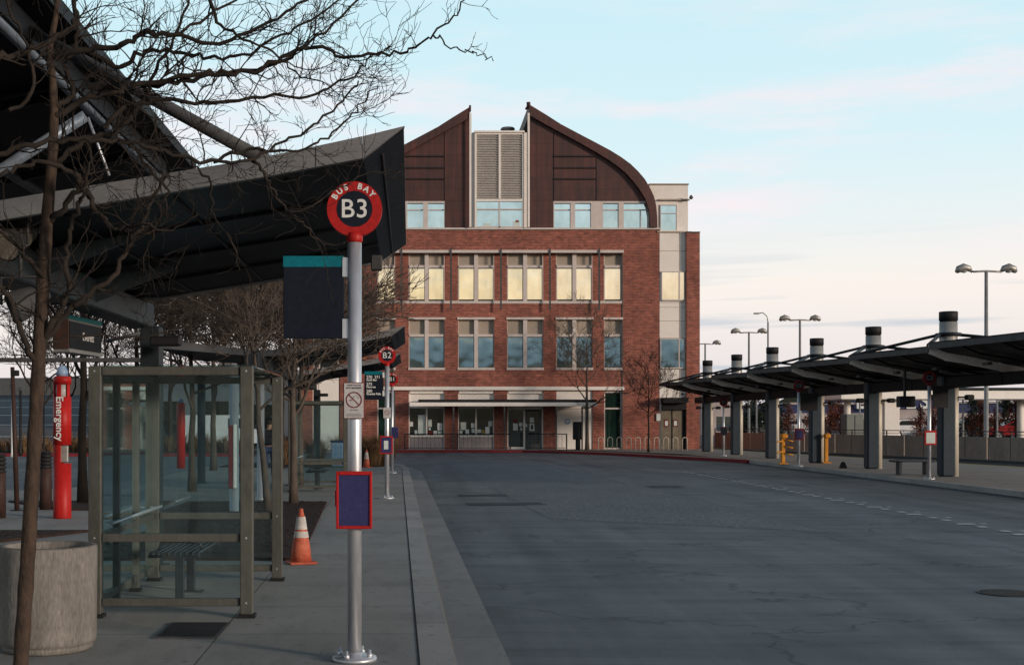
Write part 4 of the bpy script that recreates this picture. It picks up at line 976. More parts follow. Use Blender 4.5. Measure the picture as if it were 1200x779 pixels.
# side frame in the distance under the beam: longitudinal girder of the next bay line
g = MB(); Y = 21
g.bbox(-9.6, PX(172, Y), Y, Y+.15, PZ(424, Y), PZ(419, Y), .01); g.tube([tuple(P(125, 400, Y)), tuple(P(172, 388, Y))], .03, 8); pass
go = empty('cross_girder', (-6, 21, 0), 'grey horizontal girder spanning behind the hanging station sign', 'girder')
g.build('beam', 'pipe', go); MB().bbox(-9.9, -9.6, 20.9, 21.3, 0, 3.2, .02).build('support', 'pipe', go)
# hanging station sign
sg = empty('hanging_sign', tuple(P(95, 392, 13)), 'dark hanging sign box with a teal top reading Everett under the left canopy', 'sign')
pa = P(80, 0, 12.6); pb = P(119, 0, 14.6)
a = Vector((PX(80, 12.6), 12.6, 0)); b = Vector((PX(119, 13.6), 13.6, 0)); dx = (b-a).normalized(); nn = Vector((dx.y, -dx.x, 0)); wl = (b-a).length
T = Matrix(((dx.x, -nn.x, 0, a.x), (dx.y, -nn.y, 0, a.y), (0, 0, 1, 0), (0, 0, 0, 1)))
z0, z1 = 2.39, 2.75
MB().box(0, wl, 0, .14, z0+.02, z1-.045, T).build('sign_box', 'frame', sg)
M['tealdark'] = mat('dull teal stripe', (0.004, 0.06, 0.07), None, .6)
MB().box(-.004, wl+.004, -.004, .144, z1-.045, z1, T).build('header_stripe', 'tealdark', sg); MB().box(-.006, wl+.006, -.012, .15, z0-.012, z0+.02, T).build('lower_trim', 'fascia', sg)
MB().box(-.022, -.001, -.008, .15, z0+.02, z1-.056, T).build('end_cap', 'rust', sg)
MB().box(.02, wl-.02, -.008, -.001, z0+.03, z1-.065, T).build('sign_face', 'black', sg)
m = MB(); text_mesh(m, 'Everett', .115, T @ Vector((wl*.55, -.012, (z0+z1)/2-.02)), tuple(dx), FZ, .004); m.build('lettering', 'notice', sg)
MB().tube([T @ Vector((.25*wl, .07, z1)), T @ Vector((.25*wl, .07, z1+.42))], .012, 6).tube([T @ Vector((.8*wl, .07, z1)), T @ Vector((.8*wl, .07, z1+.42))], .012, 6).build('hanger', 'pipe', sg)
# floodlights
def flood(c, lab, aim, r=.13, hang=.15):
    root = empty('floodlight', tuple(c), lab, 'lamp', 'floodlights under the left canopy'); c = Vector(c); aim = Vector(aim).normalized()
    m = MB(); pts = [c-aim*.16, c-aim*.12, c-aim*.02, c+aim*.06]; m.tube(pts, [.05, .09, r*.95, r], 20, False); m.tube([pts[0]-aim*.06, pts[0]], [.05, .06], 12); m.build('housing', 'pipe', root)
    m = MB(); m.tube([c+aim*.035, c+aim*.04], [r*.93, r*.9], 20); m.build('lens', 'lens', root)
    m = MB(); m.tube([c+Vector((-r-.02, 0, 0)), c+Vector((-r-.02, 0, .2)), c+Vector((r+.02, 0, .2)), c+Vector((r+.02, 0, 0))], .012, 6); m.tube([c+Vector((0, 0, .2)), c+Vector((0, 0, .2+hang))], .015, 6); m.build('yoke', 'pipe', root)
flood(P(10, 286, 9.3), 'round pale floodlight on the left edge of the photo, lower of the upper pair', (-.1, -1, -.35), .12, .02)
flood(P(27, 274, 9.6), 'round pale floodlight peeking above its neighbour left of the tree trunk', (.1, -1, -.5), .10, .02)
flood(P(24, 357, 9.3), 'grey floodlight under the beam turned away beside the tree trunk', (-.8, -.5, -.5), .12, .35)

# ------------------------------------------------------------------ glass shelters
def shelter(label):
    """built at origin of near right post corner; local box x -1.36..0, y 0..2.5"""
    r = empty('bus_shelter', (-1.38, 11.1, 0), label, 'bus shelter', 'glass bus shelters on the left platform')
    x0, x1, y0, y1, z1 = -2.78, -1.35, 11.1, 13.65, 2.17
    def post(x, y, w=.108): 
        p = MB().bbox(x-w/2, x+w/2, y-w/2, y+w/2, .03, z1, .006).build('post', 'frame', r); MB().box(x-w/2-.02, x+w/2+.02, y-w/2-.02, y+w/2+.02, 0, .03).build('foot', 'blackm', p)
    for x in (x0+.06, x1-.06):
        for y in (y0, y1): post(x, y)
    for y in (y0+.85, y0+1.7): post(x0+.04, y, .07)
    def rail(xa, xb, ya, yb, za, zb): MB().bbox(xa, xb, ya, yb, za, zb, .004).build('rail', 'frame', r)
    for y in (y0, y1):
        rail(x0+.12, x1-.12, y-.035, y+.035, z1-.075, z1-.002); rail(x0+.12, x1-.12, y-.03, y+.03, .655, .725); rail(x0+.12, x1-.12, y-.03, y+.03, .10, .165)
    for z in ((z1-.075, z1-.003), (.655, .715), (.10, .165)): rail(x0+.008, x0+.072, y0+.062, y1-.062, *z)
    def pane(pts): MB().extrude(pts[0], pts[1]).build('glass_pane', 'glass', r)
    for y in (y0, y1):
        for za, zb in ((.165, .655), (.725, z1-.075)): pane(([(x0+.12, y-.004, za), (x1-.12, y-.004, za), (x1-.12, y-.004, zb), (x0+.12, y-.004, zb)], (0, .008, 0)))
    for ya, yb in ((y0+.062, y0+.82), (y0+.88, y0+1.67), (y0+1.73, y1-.062)):
        for za, zb in ((.165, .655), (.715, z1-.075)): pane(([(x0+.036, ya, za), (x0+.036, yb, za), (x0+.036, yb, zb), (x0+.036, ya, zb)], (.008, 0, 0)))
    for y in (y0, y1):
        for x in (x0+.06, x1-.06):
            for z in (.13, .69, z1-.04): MB().disc_y((x, z), 0, .009, y-.058, y-.053, 8).build('bolt', 'silver', r)
    pane(([(x0+.02, y0, z1+.002), (x1-.02, y0, z1+.002), (x1-.02, y1, z1+.002), (x0+.02, y1, z1+.002)], (0, 0, .012)))
    m = MB(); m.tube([(x0+.16, y0+.15, .80), (x0+.16, y1-.15, .80)], .018, 8)
    for y in (y0+.3, y1-.3): m.tube([(x0+.07, y, .80), (x0+.16, y, .80)], .01, 6)
    m.build('lean_rail', 'silver', r)
    return r
S1 = shelter('near glass bus shelter with bronze frame and bench, beside the concrete planter')
S2 = copy_tree(S1, (-1.50, 30.6, 0), 'smaller looking second glass bus shelter between the bare trees and the B3 post')
# bench
def bench(loc, lab, cat='bench'):
    x, y, z = loc; r = empty('slatted_bench', loc, lab, cat, 'metal benches inside the shelters')
    for i in range(9):
        xx = x-.22+i*.055
        pts = [(xx, y-.62, .455), (xx, y-.58, .475), (xx, y, .47), (xx, y+.58, .475), (xx, y+.62, .455)]
        MB().tube(pts, .013, 6).build('slat', 'benchmetal', r)
    m = MB()
    for yy in (y-.6, y, y+.6): m.bbox(x-.24, x+.24, yy-.02, yy+.02, .435, .46, .004)
    m.build('cross_bar', 'benchmetal', r)
    for yy in (y-.3, y+.32): MB().bbox(x-.04, x+.04, yy-.03, yy+.03, .01, .436, .004).box(x-.12, x+.12, yy-.06, yy+.06, 0, .012).build('leg', 'benchmetal', r)
    for yy in (y-.28, y+.28):
        MB().tube([(x-.2, yy, .48), (x-.19, yy, .54), (x, yy, .555), (x+.19, yy, .54), (x+.2, yy, .48)], .012, 6).build('armrest', 'benchmetal', r)
    return r
b1 = bench((-2.18, 12.45, 0), 'dark slatted metal bench inside the near glass shelter')
copy_tree(b1, (-2.3, 31.9, 0), 'dark slatted metal bench inside the second glass shelter')

# planter
pl = empty('concrete_planter', (-2.70, 9.55, 0), 'round concrete planter with stained sides at the lower left', 'planter')
m = MB(); m.smooth = True
m.lathe((-2.70, 9.55, 0), [(.30, 0), (.325, .015), (.33, .04), (.33, .055), (.35, .06), (.355, .09), (.362, .745), (.36, .765), (.35, .775), (.315, .777), (.305, .765), (.30, .68), (.05, .67)], 56)
pm = mat('stained planter concrete', (0.25, 0.23, 0.21), (0.15, 0.138, 0.125), .85, 0, 5, (1, 1, .25), .5, 40, fine=.2)
m.build('bowl', pm, pl); MB().lathe((-2.70, 9.55, .67), [(.3, 0), (.2, .03), (.02, .04)], 32).build('soil', 'mulch', pl)

# cone
def cone(loc, lab):
    x, y, z = loc; r = empty('traffic_cone', loc, lab, 'traffic cone', 'orange traffic cones on the platform')
    m = MB(); m.bbox(x-.18, x+.18, y-.18, y+.18, 0, .03, .02); m.build('base', 'orange', r)
    prof = [(.132, .03), (.112, .17), (.105, .22), (.086, .345), (.066, .40), (.062, .41)]
    m = MB(); m.lathe((x, y, 0), [(.135, .03), (.118, .20), (.093, .35), (.079, .43), (.077, .44), (.053, .58), (.03, .66), (.026, .70), (.02, .705)], 28); b = m.build('body', 'orange', r)
    MB().lathe((x, y, 0), [(.0985, .335), (.0845, .415)], 28, False).build('reflective_band', 'conewhite', b)
    MB().lathe((x, y, 0), [(.0795, .438), (.0555, .60)], 28, False).build('reflective_band', 'conewhite', b)
    return r
c1 = cone((PX(352, 15.2), 15.3, 0), 'worn orange and white striped traffic cone beside the near shelter'); c1.scale = (.93,)*3; c1.rotation_euler.z = .3
c2 = copy_tree(c1, (PX(430, 47.2), 46.8, 0), 'small distant orange traffic cone in front of the dry grass', rz=.9)

# utility cover
u = empty('utility_cover', (-1.75, 10.4, 0), 'dark rectangular utility cover set in the pavement by the planter', 'utility cover')
m = MB(); m.box(-2.0, -1.50, 10.0, 10.75, .001, .012); m.build('frame', 'pipe', u)
m = MB()
for i in range(14): m.box(-1.97, -1.53, 10.04+i*.05, 10.07+i*.05, .012, .017)
m.build('grate', 'blackm', u)
u = empty('drain_cover', (PX(1180, 13.6), 13.6, -.13), 'round dark drain cover in the asphalt near the right edge', 'drain cover')
m = MB(); m.lathe((PX(1180, 13.6), 13.6, -.13), [(.30, .002), (.30, .008), (.275, .008), (.275, .004), (.02, .004)], 28); m.build('ring', 'iron', u)
m = MB()
for i in range(-5, 6): w = math.sqrt(.26**2-(i*.045)**2); m.box(PX(1180, 13.6)-w, PX(1180, 13.6)+w, 13.6+i*.045-.01, 13.6+i*.045+.01, -.125, -.119)
m.build('grate', 'blackm', u)

# emergency pillar
ex, ey = PX(73, 22.4), 22.4
e = empty('emergency_pillar', (ex, ey, 0), 'tall red pillar reading Emergency with a blue lamp on top', 'emergency phone')
m = MB(); m.lathe((ex, ey, 0), [(.15, .0), (.155, .02), (.155, .96)], 28); m.lathe((ex, ey, 0), [(.155, 1.28), (.155, 2.12)], 28)
ang = [math.radians(150+k*12) for k in range(0, 16)]
m.extrude([(ex+.154*math.cos(t_), ey+.154*math.sin(t_), .96) for t_ in [math.radians(95+k*11.8) for k in range(16)]], (0, 0, .32))
m.lathe((ex, ey, 0), [(.155, 2.34), (.155, 2.46), (.12, 2.48)], 28)
for t_ in (80, 200, 262, 330): t2 = math.radians(t_); m.extrude([(ex+.12*math.cos(t2-.25), ey+.12*math.sin(t2-.25), 2.12), (ex+.154*math.cos(t2-.22), ey+.154*math.sin(t2-.22), 2.12), (ex+.154*math.cos(t2+.22), ey+.154*math.sin(t2+.22), 2.12), (ex+.12*math.cos(t2+.25), ey+.12*math.sin(t2+.25), 2.12)], (0, 0, .22))
m.build('body', 'red', e)
MB().lathe((ex, ey, 0), [(.115, 2.121), (.115, 2.339)], 20).build('light_window', 'clearlamp', e)
MB().lathe((ex, ey, 0), [(.10, 2.48), (.10, 2.56), (.07, 2.64), (.02, 2.67)], 20).build('beacon', 'lampblue', e)
MB().bbox(ex-.02, ex+.12, ey-.10, ey-.02, .98, 1.27, .01).build('phone_panel', 'mast', e)
m = MB(); text_mesh(m, 'Emergency', .175, (ex-.008, ey-.163, 1.74), (0, 0, -1), (1, 0, 0), .004, bold=.003); m.build('lettering', 'white', e)

# louvred bollards
def bollard(loc, lab):
    x, y, z = loc; r = empty('light_bollard', loc, lab, 'bollard', 'brown louvred bollards')
    MB().lathe((x, y, 0), [(.115, 0), (.115, .78), (.1, .79)], 20).build('shaft', 'rust', r)
    m = MB()
    for k in range(4): m.lathe((x, y, .79+k*.07), [(.085, 0), (.135, .01), (.10, .06), (.085, .07)], 20)
    m.lathe((x, y, 1.07), [(.085, 0), (.12, .015), (.10, .04), (.02, .055)], 20); m.build('louvre_head', 'blackm', r)
    return r
q = bollard((PX(53.5, 24.6), 24.6, 0), 'brown bollard with louvred head between the trunk and the red pillar')
copy_tree(q, (PX(-1, 22.5), 22.5, 0), 'brown bollard with louvred head cut by the left edge of the photo')
# rusty sign pole
sp = empty('brown_pole', (PX(20, 24.3), 24.3, 0), 'slim rusty brown pole leaning left of the foreground tree trunk', 'pole')
MB().tube([(PX(20, 24.3), 24.3, 0), (PX(14.5, 24.3), 24.3, 2.72)], [.05, .04], 10).build('shaft', 'rust', sp); MB().bbox(PX(15, 24.3), PX(22, 24.3), 24.25, 24.35, 2.55, 2.66, .01).lathe((PX(20, 24.3), 24.3, 0), [(.13, 0), (.13, .015), (.05, .02)], 12).build('fittings', 'blackm', sp)
for (px, Y, h, w, lab, mm) in ((14.5, 62, 3.3, .07, 'thin white post at the far kerb on the left', 'white'), (24, 64, 3.2, .08, 'thin dark post beside the thin white post at the far kerb', 'blackm'), (51.5, 60, 3.6, .05, 'dark street post right of the foreground trunk above the bollard', 'blackm')):
    po = empty('roadside_post', (PX(px, Y), Y, 0), lab, 'post'); MB().lathe((PX(px, Y), Y, 0), [(w*1.5, -.05), (w, .15), (w*.8, h)], 10).build('shaft', mm, po); MB().bbox(PX(px, Y)-.12, PX(px, Y)+.12, Y-.05, Y+.05, h, h+.16, .02).build('cap', 'pipe', po)
# striped pole and other tubular columns behind the glass
cp = empty('tubular_column', (PX(274.5, 23.7), 23.7, 0), 'silver column with a rust red panel seen through the near shelter glass', 'column', 'silver canopy columns behind the shelter')
MB().lathe((PX(274.5, 23.7), 23.7, 0), [(.13, 0), (.13, .02), (.085, .03), (.085, 2.62)], 18).build('shaft', 'silver', cp); MB().bbox(PX(268.5, 23.7), PX(274, 23.7), 23.58, 23.68, .46, 1.62, .01).build('side_panel', 'maroon', cp); MB().bbox(PX(274.2, 23.7), PX(278, 23.7), 23.57, 23.62, .46, 1.64, .01).build('side_panel', 'white', cp)
cq = empty('tubular_column', (PX(305.5, 27.7), 27.7, 0), 'plain silver column in the gap between the shelter posts', 'column', 'silver canopy columns behind the shelter')
MB().lathe((PX(305.5, 27.7), 27.7, 0), [(.12, 0), (.12, .02), (.08, .03), (.08, 2.72)], 18).build('shaft', 'silver', cq)
cc = empty('tubular_column', (PX(236, 35), 35, 0), 'grey column in the middle of the near shelter glass', 'column', 'silver canopy columns behind the shelter')
MB().lathe((PX(236, 35), 35, 0), [(.16, 0), (.16, .02), (.11, .03), (.11, 2.95)], 16).build('shaft', 'col', cc)
rp = empty('emergency_pillar', (PX(212, 46), 46, 0), 'distant thin red pillar seen through the near shelter glass', 'emergency phone')
MB().lathe((PX(212, 46), 46, 0), [(.155, 0), (.155, 2.3), (.12, 2.35)], 16).build('body', 'red', rp); MB().lathe((PX(212, 46), 46, 2.35), [(.1, 0), (.08, .12), (.02, .16)], 12).build('beacon', 'lampblue', rp)
# extra silver post and bench bin in second shelter area
bn = empty('recycling_bin', (PX(397, 52.5), 45, 0), 'small blue recycling bin behind the second shelter glass', 'bin')
MB().bbox(-2.75, -2.35, 45, 45.4, .1, .95, .03).build('body', 'lampblue', bn); MB().bbox(-2.8, -2.3, 44.96, 45.44, .95, 1.02, .02).build('lid', 'storeblue', bn)

# ------------------------------------------------------------------ low cream building on the left & vehicles
lb = empty('low_building', (PX(235, 86), 86, 0), 'low cream building with a wide dark opening left of the brick station', 'building')
Y = 86; m = MB(); wall_holes(m, PX(118, Y), PX(348, Y), 0, PZ(443, Y), [(PX(150, Y), PX(215, Y), 0, PZ(470, Y)), (PX(232, Y), PX(268, Y), PZ(508, Y), PZ(470, Y)), (PX(285, Y), PX(330, Y), 0, PZ(474, Y))], Y, .5)
m.box(PX(118, Y)+.01, PX(348, Y)-.01, Y+.52, Y+12, 0, PZ(443, Y)-.01); m.build('wall', 'cream', lb)
m = MB(); m.box(PX(116, Y), PX(350, Y), Y-.35, Y+12.2, PZ(443, Y), PZ(438, Y)); m.build('roof', 'steel', lb)
for a, b, z0, z1 in ((PX(150, Y), PX(215, Y), 0, PZ(470, Y)), (PX(232, Y), PX(268, Y), PZ(508, Y), PZ(470, Y)), (PX(285, Y), PX(330, Y), 0, PZ(474, Y))):
    f = MB().box(a, a+.12, Y+.3, Y+.45, z0, z1).box(b-.12, b, Y+.3, Y+.45, z0, z1).box((a+b)/2-.06, (a+b)/2+.06, Y+.3, Y+.45, z0, z1).build('window', 'darkframe', lb)
    MB().poly([(a, Y+.42, z0), (b, Y+.42, z0), (b, Y+.42, z1), (a, Y+.42, z1)]).build('pane', 'paneG', f)
# retaining wall on the hill
rw = tag(MB().bbox(-140, -24, 131, 131.6, 4.2, 6.1, .05).build('retaining_wall', 'beige', loc=(-60, 131, 4.2)), 'long low pale wall across the top of the far left slope', 'wall')
bpost = None
def car(loc, rz, lab, paint, van=False):
    r = empty('parked_van' if van else 'parked_car', (0, 0, 0), lab, 'van' if van else 'car', 'vehicles parked in the distance')
    W = .88
    if van: body = [(-2.6, .35), (-2.6, 1.9), (-2.4, 2.05), (1.2, 2.05), (1.75, 1.25), (2.5, 1.05), (2.6, .75), (2.6, .35)]; win = [(.3, 1.25), (.3, 1.85), (1.15, 1.85), (1.55, 1.25)]; hi = None
    else: body = [(-2.2, .4), (-2.25, .8), (-2.1, .98), (-1.4, 1.02), (.95, .98), (2.0, .85), (2.25, .7), (2.25, .35), (-2.1, .3)]; hi = [(-1.75, 1.0), (-1.1, 1.42), (.2, 1.45), (1.05, .97)]; win = [(-1.5, 1.03), (-1.0, 1.36), (.15, 1.38), (.8, 1.03)]
    m = MB(); m.extrude([(x, -W, z) for x, z in body], (0, 2*W, 0))
    if hi: m.extrude([(x, -W+.12, z) for x, z in hi], (0, 2*W-.24, 0))
    b = m.build('body', paint, r)
    ins = .13 if hi else -.004
    m = MB(); m.poly([(x, -W+ins-.02 if hi else -W-.004, z) for x, z in win]); m.poly([(x, W-ins+.02 if hi else W+.004, z) for x, z in win])
    if hi: m.poly([(.25, -W+.2, 1.42), (1.0, -W+.14, 1.01), (1.0, W-.14, 1.01), (.25, W-.2, 1.42)]); m.v[-4:] = [(x+.03, y, z+.01) for x, y, z in m.v[-4:]]
    else: m.poly([(1.27, -W+.1, 2.0), (1.77, -W+.1, 1.27), (1.77, W-.1, 1.27), (1.27, W-.1, 2.0)])
    m.build('side_glass', 'carglass', r)
    for x in (-1.4, 1.4):
        for s in (-1, 1):
            t_ = MB().disc_y((x, .32), 0, .32, s*W-.1, s*W+.1, 20).build('wheel', 'tyre', r); MB().disc_y((x, .32), 0, .2, s*(W+.105)-.004, s*(W+.105)+.004, 14).build('rim', 'rim', t_)
    for s in (-1, 1):
        MB().box(2.2 if not van else 2.56, 2.27 if not van else 2.62, s*.6-.15, s*.6+.15, .62, .75).build('headlight', 'clearlamp', r); MB().box(-2.27 if not van else -2.62, -2.2 if not van else -2.58, s*.62-.12, s*.62+.12, .78, .92).build('tail_light', 'redlamp', r)
    r.location = loc; r.rotation_euler.z = rz; return r
for nm, cc_ in (('white car paint', (.6, .6, .62)), ('grey car paint', (.18, .19, .2)), ('dark blue car paint', (.03, .04, .09)), ('red car paint', (.3, .02, .02)), ('silver car paint', (.4, .42, .44))): M[nm] = mat(nm, cc_, tuple(x*.9 for x in cc_), .3, 0, 1)
car((PX(262, 78), 78, 0), .1, 'white van parked before the low cream building behind the shelter glass', 'white car paint', True)
car((PX(292, 79), 79.5, 0), .0, 'dark car parked in front of the low cream building, right of the van', 'dark blue car paint')
car((PX(150, 80), 80, .3), .1, 'silver car parked at the left end of the low cream building', 'silver car paint')
for px, Y, pm_, lab in ((1065, 95, 'white car paint', 'white car beyond the fence below the store lettering'), (1088, 99, 'grey car paint', 'grey car beyond the fence left of the nearest column'), (1132, 93, 'silver car paint', 'silver car beyond the fence right of the nearest column'), (1150, 101, 'white car paint', 'white car beyond the fence near the tallest lamp pole'), (900, 118, 'grey car paint', 'grey car beyond the fence between the far columns'), (920, 122, 'white car paint', 'white car beyond the fence behind the yellow gate machine'), (1190, 90, 'red car paint', 'red car beyond the fence at the right edge')):
    car((PX(px, Y), Y, .35), .15 if px % 2 else 3.0, lab, pm_)

# ------------------------------------------------------------------ person
def skin(name, verts, edges, radii, m, parent, sub=2, root=0):
    me = bpy.data.meshes.new(name); me.from_pydata(verts, edges, [])
    o = bpy.data.objects.new(name, me); C.objects.link(o)
    o.modifiers.new('s', 'SKIN'); me.skin_vertices[0].data[root].use_root = True
    for i, rr_ in enumerate(radii): me.skin_vertices[0].data[i].radius = rr_ if isinstance(rr_, tuple) else (rr_, rr_)
    sb = o.modifiers.new('u', 'SUBSURF'); sb.levels = sub; sb.render_levels = sub
    bpy.context.view_layer.update()
    me2 = bpy.data.meshes.new_from_object(o.evaluated_get(bpy.context.evaluated_depsgraph_get()))
    C.objects.unlink(o); bpy.data.objects.remove(o)
    me2.materials.clear(); me2.materials.append(M[m])
    for p_ in me2.polygons: p_.use_smooth = True; p_.material_index = 0
    o2 = bpy.data.objects.new(name, me2); C.objects.link(o2); o2.parent = parent; ORG[o2] = ORG[parent]; return o2
pr = empty('person', (0, 0, 0), 'person in purple jacket and jeans walking away behind the shelter', 'person')
# facing +Y (away from camera), mid stride
V = [(0, 0, .95), (0, 0, 1.12), (0, .01, 1.30), (0, .01, 1.42), (0, .02, 1.50), (0, .03, 1.56), (0, .035, 1.64), (0, .03, 1.70),
     (.09, 0, .90), (.10, .13, .50), (.10, .08, .10), (.10, .14, .05), (.105, .24, .03),
     (-.09, 0, .90), (-.10, .02, .50), (-.10, -.22, .14), (-.10, -.19, .06), (-.10, -.12, .03),
     (.17, .0, 1.38), (.22, -.06, 1.12), (.23, .03, .90), (.23, .06, .84), (.225, .08, .77),
     (-.17, .0, 1.38), (-.22, .06, 1.12), (-.23, .16, .92), (-.23, .19, .86), (-.225, .22, .80)]
E = [(0,1),(1,2),(2,3),(3,4),(4,5),(5,6),(6,7),(0,8),(8,9),(9,10),(10,11),(11,12),(0,13),(13,14),(14,15),(15,16),(16,17),(3,18),(18,19),(19,20),(20,21),(21,22),(3,23),(23,24),(24,25),(25,26),(26,27)]
rad = [(.14,.10),(.125,.09),(.15,.10),(.12,.085),.055,(.072,.085),(.078,.095),(.05,.06), .085,.058,.042,.042,.035, .085,.058,.042,.042,.035, .055,.043,.034,.026,.03, .055,.043,.034,.026,.03]
body = skin('body', V, E, rad, 'skin', pr)
skin('jacket', [V[0], V[1], V[2], V[3], V[18], V[19], V[20], V[23], V[24], V[25]], [(0,1),(1,2),(2,3),(3,4),(4,5),(5,6),(3,7),(7,8),(8,9)], [(.17,.125),(.155,.115),(.18,.125),(.14,.105),.075,.062,.05,.075,.062,.05], 'purple', pr)
skin('trousers', [V[0], V[8], V[9], V[10], V[13], V[14], V[15]], [(0,1),(1,2),(2,3),(0,4),(4,5),(5,6)], [(.155,.115),.10,.075,.062,.10,.075,.062], 'denim', pr)
skin('shoe', [(.10, .06, .06), (.102, .16, .05), (.105, .27, .035)], [(0,1),(1,2)], [.05,.05,.04], 'shoe', pr, 1); skin('shoe', [(-.10, -.25, .12), (-.10, -.18, .06), (-.10, -.10, .04)], [(0,1),(1,2)], [.05,.05,.04], 'shoe', pr, 1)
skin('hair', [(0, .0, 1.57), (0, -.0, 1.66), (0, .02, 1.73)], [(0,1),(1,2)], [(.075,.07),(.09,.095),(.05,.055)], 'hair', pr)
pr.location = (PX(315.6, 36.5), 36.5, 0)
bk = MB(); bk.bbox(-.16, .16, -.30, -.13, 1.02, 1.45, .05); bk.bbox(-.11, .11, -.36, -.30, 1.06, 1.25, .03)
bk.tube([(-.1, -.15, 1.42), (-.12, -.02, 1.50), (-.12, .11, 1.38), (-.14, .1, 1.15), (-.14, -.14, 1.05)], .02, 6); bk.tube([(.1, -.15, 1.42), (.12, -.02, 1.50), (.12, .11, 1.38), (.14, .1, 1.15), (.14, -.14, 1.05)], .02, 6)
bo = bk.build('backpack', 'bag'); tag(bo, 'black backpack worn by the person in purple', 'backpack'); bo.location = pr.location

# ------------------------------------------------------------------ right platform canopies and columns
TX, TZ = 14.3, 3.66
def right_bay(yc, label):
    """yc = near fascia distance"""
    Ln = 6.34; r = empty('platform_canopy', (16.5, yc, 0), label, 'canopy', 'wing canopies over the right bus platform')
    prof = [(14.3, 3.66), (14.75, 3.47), (15.4, 3.36), (16.3, 3.17), (17.0, 3.05)]
    prof2 = [(17.0, 3.05), (18.2, 3.12), (20.6, 3.5)]
    m = MB()
    for pf in (prof, prof2):
        for (xa, za), (xb, zb) in zip(pf[:-1], pf[1:]):
            m.extrude([(xa, yc+.1, za), (xb, yc+.1, zb), (xb, yc+.1, zb+.10), (xa, yc+.1, za+.10)], (0, Ln-.13, .10))
    for k in range(1, 3):
        yy = yc+Ln*k/3
        for (xa, za), (xb, zb) in zip(prof[:-1], prof[1:]): m.extrude([(xa, yy, za-.06), (xb, yy, zb-.06), (xb, yy, zb-.002), (xa, yy, za-.002)], (0, .08, 0))
    m.build('roof_deck', 'black', r)
    m = MB()
    for (xa, za), (xb, zb) in zip(prof[:-1], prof[1:]): m.extrude([(xa, yc, za-.11), (xb, yc, zb-.10), (xb, yc, zb+.10), (xa, yc, za+.13)], (0, .09, 0))
    m.build('fascia', 'fasciaL', r)
    m = MB()
    for (xa, za), (xb, zb) in zip(prof2[:-1], prof2[1:]): m.extrude([(xa+.001, yc, za-.05), (xb, yc, zb-.05), (xb, yc, zb+.14), (xa+.001, yc, za+.14)], (0, .09, 0))
    m.build('inner_fascia', 'black', r)
    m = MB(); m.extrude([(14.27, yc+.02, 3.57), (14.298, yc+.02, 3.57), (14.298, yc+.02, 3.72), (14.27, yc+.02, 3.72)], (0, Ln-.03, .10)); m.build('edge_trim', 'pipe', r)
    m = MB(); m.bbox(16.3, 16.7, yc+.02, yc+Ln-.02, 2.70, 3.04, .02); m.build('beam', 'black', r)
    m = MB()
    for yy in (yc+2, yc+5): m.bbox(15.3, 15.42, yy, yy+.35, 3.18, 3.26, .01)
    m.build('light_fitting', 'pipe', r)
    return r
def right_col(y, label):
    r = empty('canopy_column', (16.5, y, 0), label, 'column', 'columns of the right platform canopy'); x = 16.5
    # flat sided steel column coloured as shaded, rounded side coloured as sunlit
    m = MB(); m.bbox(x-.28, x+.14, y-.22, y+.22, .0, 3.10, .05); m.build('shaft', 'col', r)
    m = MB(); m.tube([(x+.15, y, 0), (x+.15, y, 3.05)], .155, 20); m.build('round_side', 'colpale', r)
    m = MB(); m.lathe((x, y, 0), [(.265, 3.2), (.265, 4.72)], 24); m.build('mast_sleeve', 'mast', r)
    m = MB(); m.lathe((x, y, 0), [(.25, 4.72), (.25, 4.76), (.275, 4.765), (.275, 5.03), (.26, 5.04), (.26, 5.0), (.02, 5.0)], 24); m.build('mast_cap', 'blackm', r)
    m = MB(); m.lathe((x, y, 0), [(.27, 4.28), (.38, 4.30), (.38, 4.38), (.27, 4.40)], 24); m.build('collar', 'steel', r)
    for (tx, ty, tz) in ((14.42, y-3.6, 3.80), (14.42, y+2.2, 3.84)): MB().tube([(x-.25, y, 4.34), (tx, ty, tz)], .05, 8).build('tie_tube', 'steel', r)
    MB().tube([(x+.25, y, 4.34), (19.8, y-3.2, 3.72)], .05, 8).build('tie_tube', 'steel', r)
    m = MB()
    for sx in (-1, 1):
        m.tube([(x+sx*.25, y-.1, 2.42), (x+sx*.62, y-.15, 2.42)], .03, 6); m.bbox(x+sx*.55-.12, x+sx*.55+.12, y-.32, y-.1, 2.34, 2.5, .03)
    m.build('spotlight_arms', 'blackm', r); return r
names = ['nearest', 'second', 'third', 'fourth', 'fifth', 'sixth']
cb = None
for i in range(-1, 6):
    yc = 35.2+6.34*i
    lab = ['right platform canopy bay cut by the right edge of the photo', 'right platform canopy bay over the bench and nearest column', 'right platform canopy bay second from the nearest column', 'right platform canopy bay over the column with the yellow validator', 'right platform canopy bay over the fourth column', 'right platform canopy bay over the thin fifth column', 'farthest right platform canopy bay touching the brick building'][i+1]
    if cb is None: cb = right_bay(yc, lab)
    else: copy_tree(cb, (16.5, yc, 0), lab)
cl = None
for i in range(6):
    y = 39.2+6.34*i
    lab = ['nearest and widest canopy column, right of the bench', 'canopy column left of the bench on the right platform', 'canopy column beside the plain yellow post', 'canopy column left of the yellow machine with arms', 'thin canopy column, second farthest on the right platform', 'farthest thin canopy column beside the brick building'][i]
    if cl is None: cl = right_col(y, lab)
    else: copy_tree(cl, (16.5, y, 0), lab)
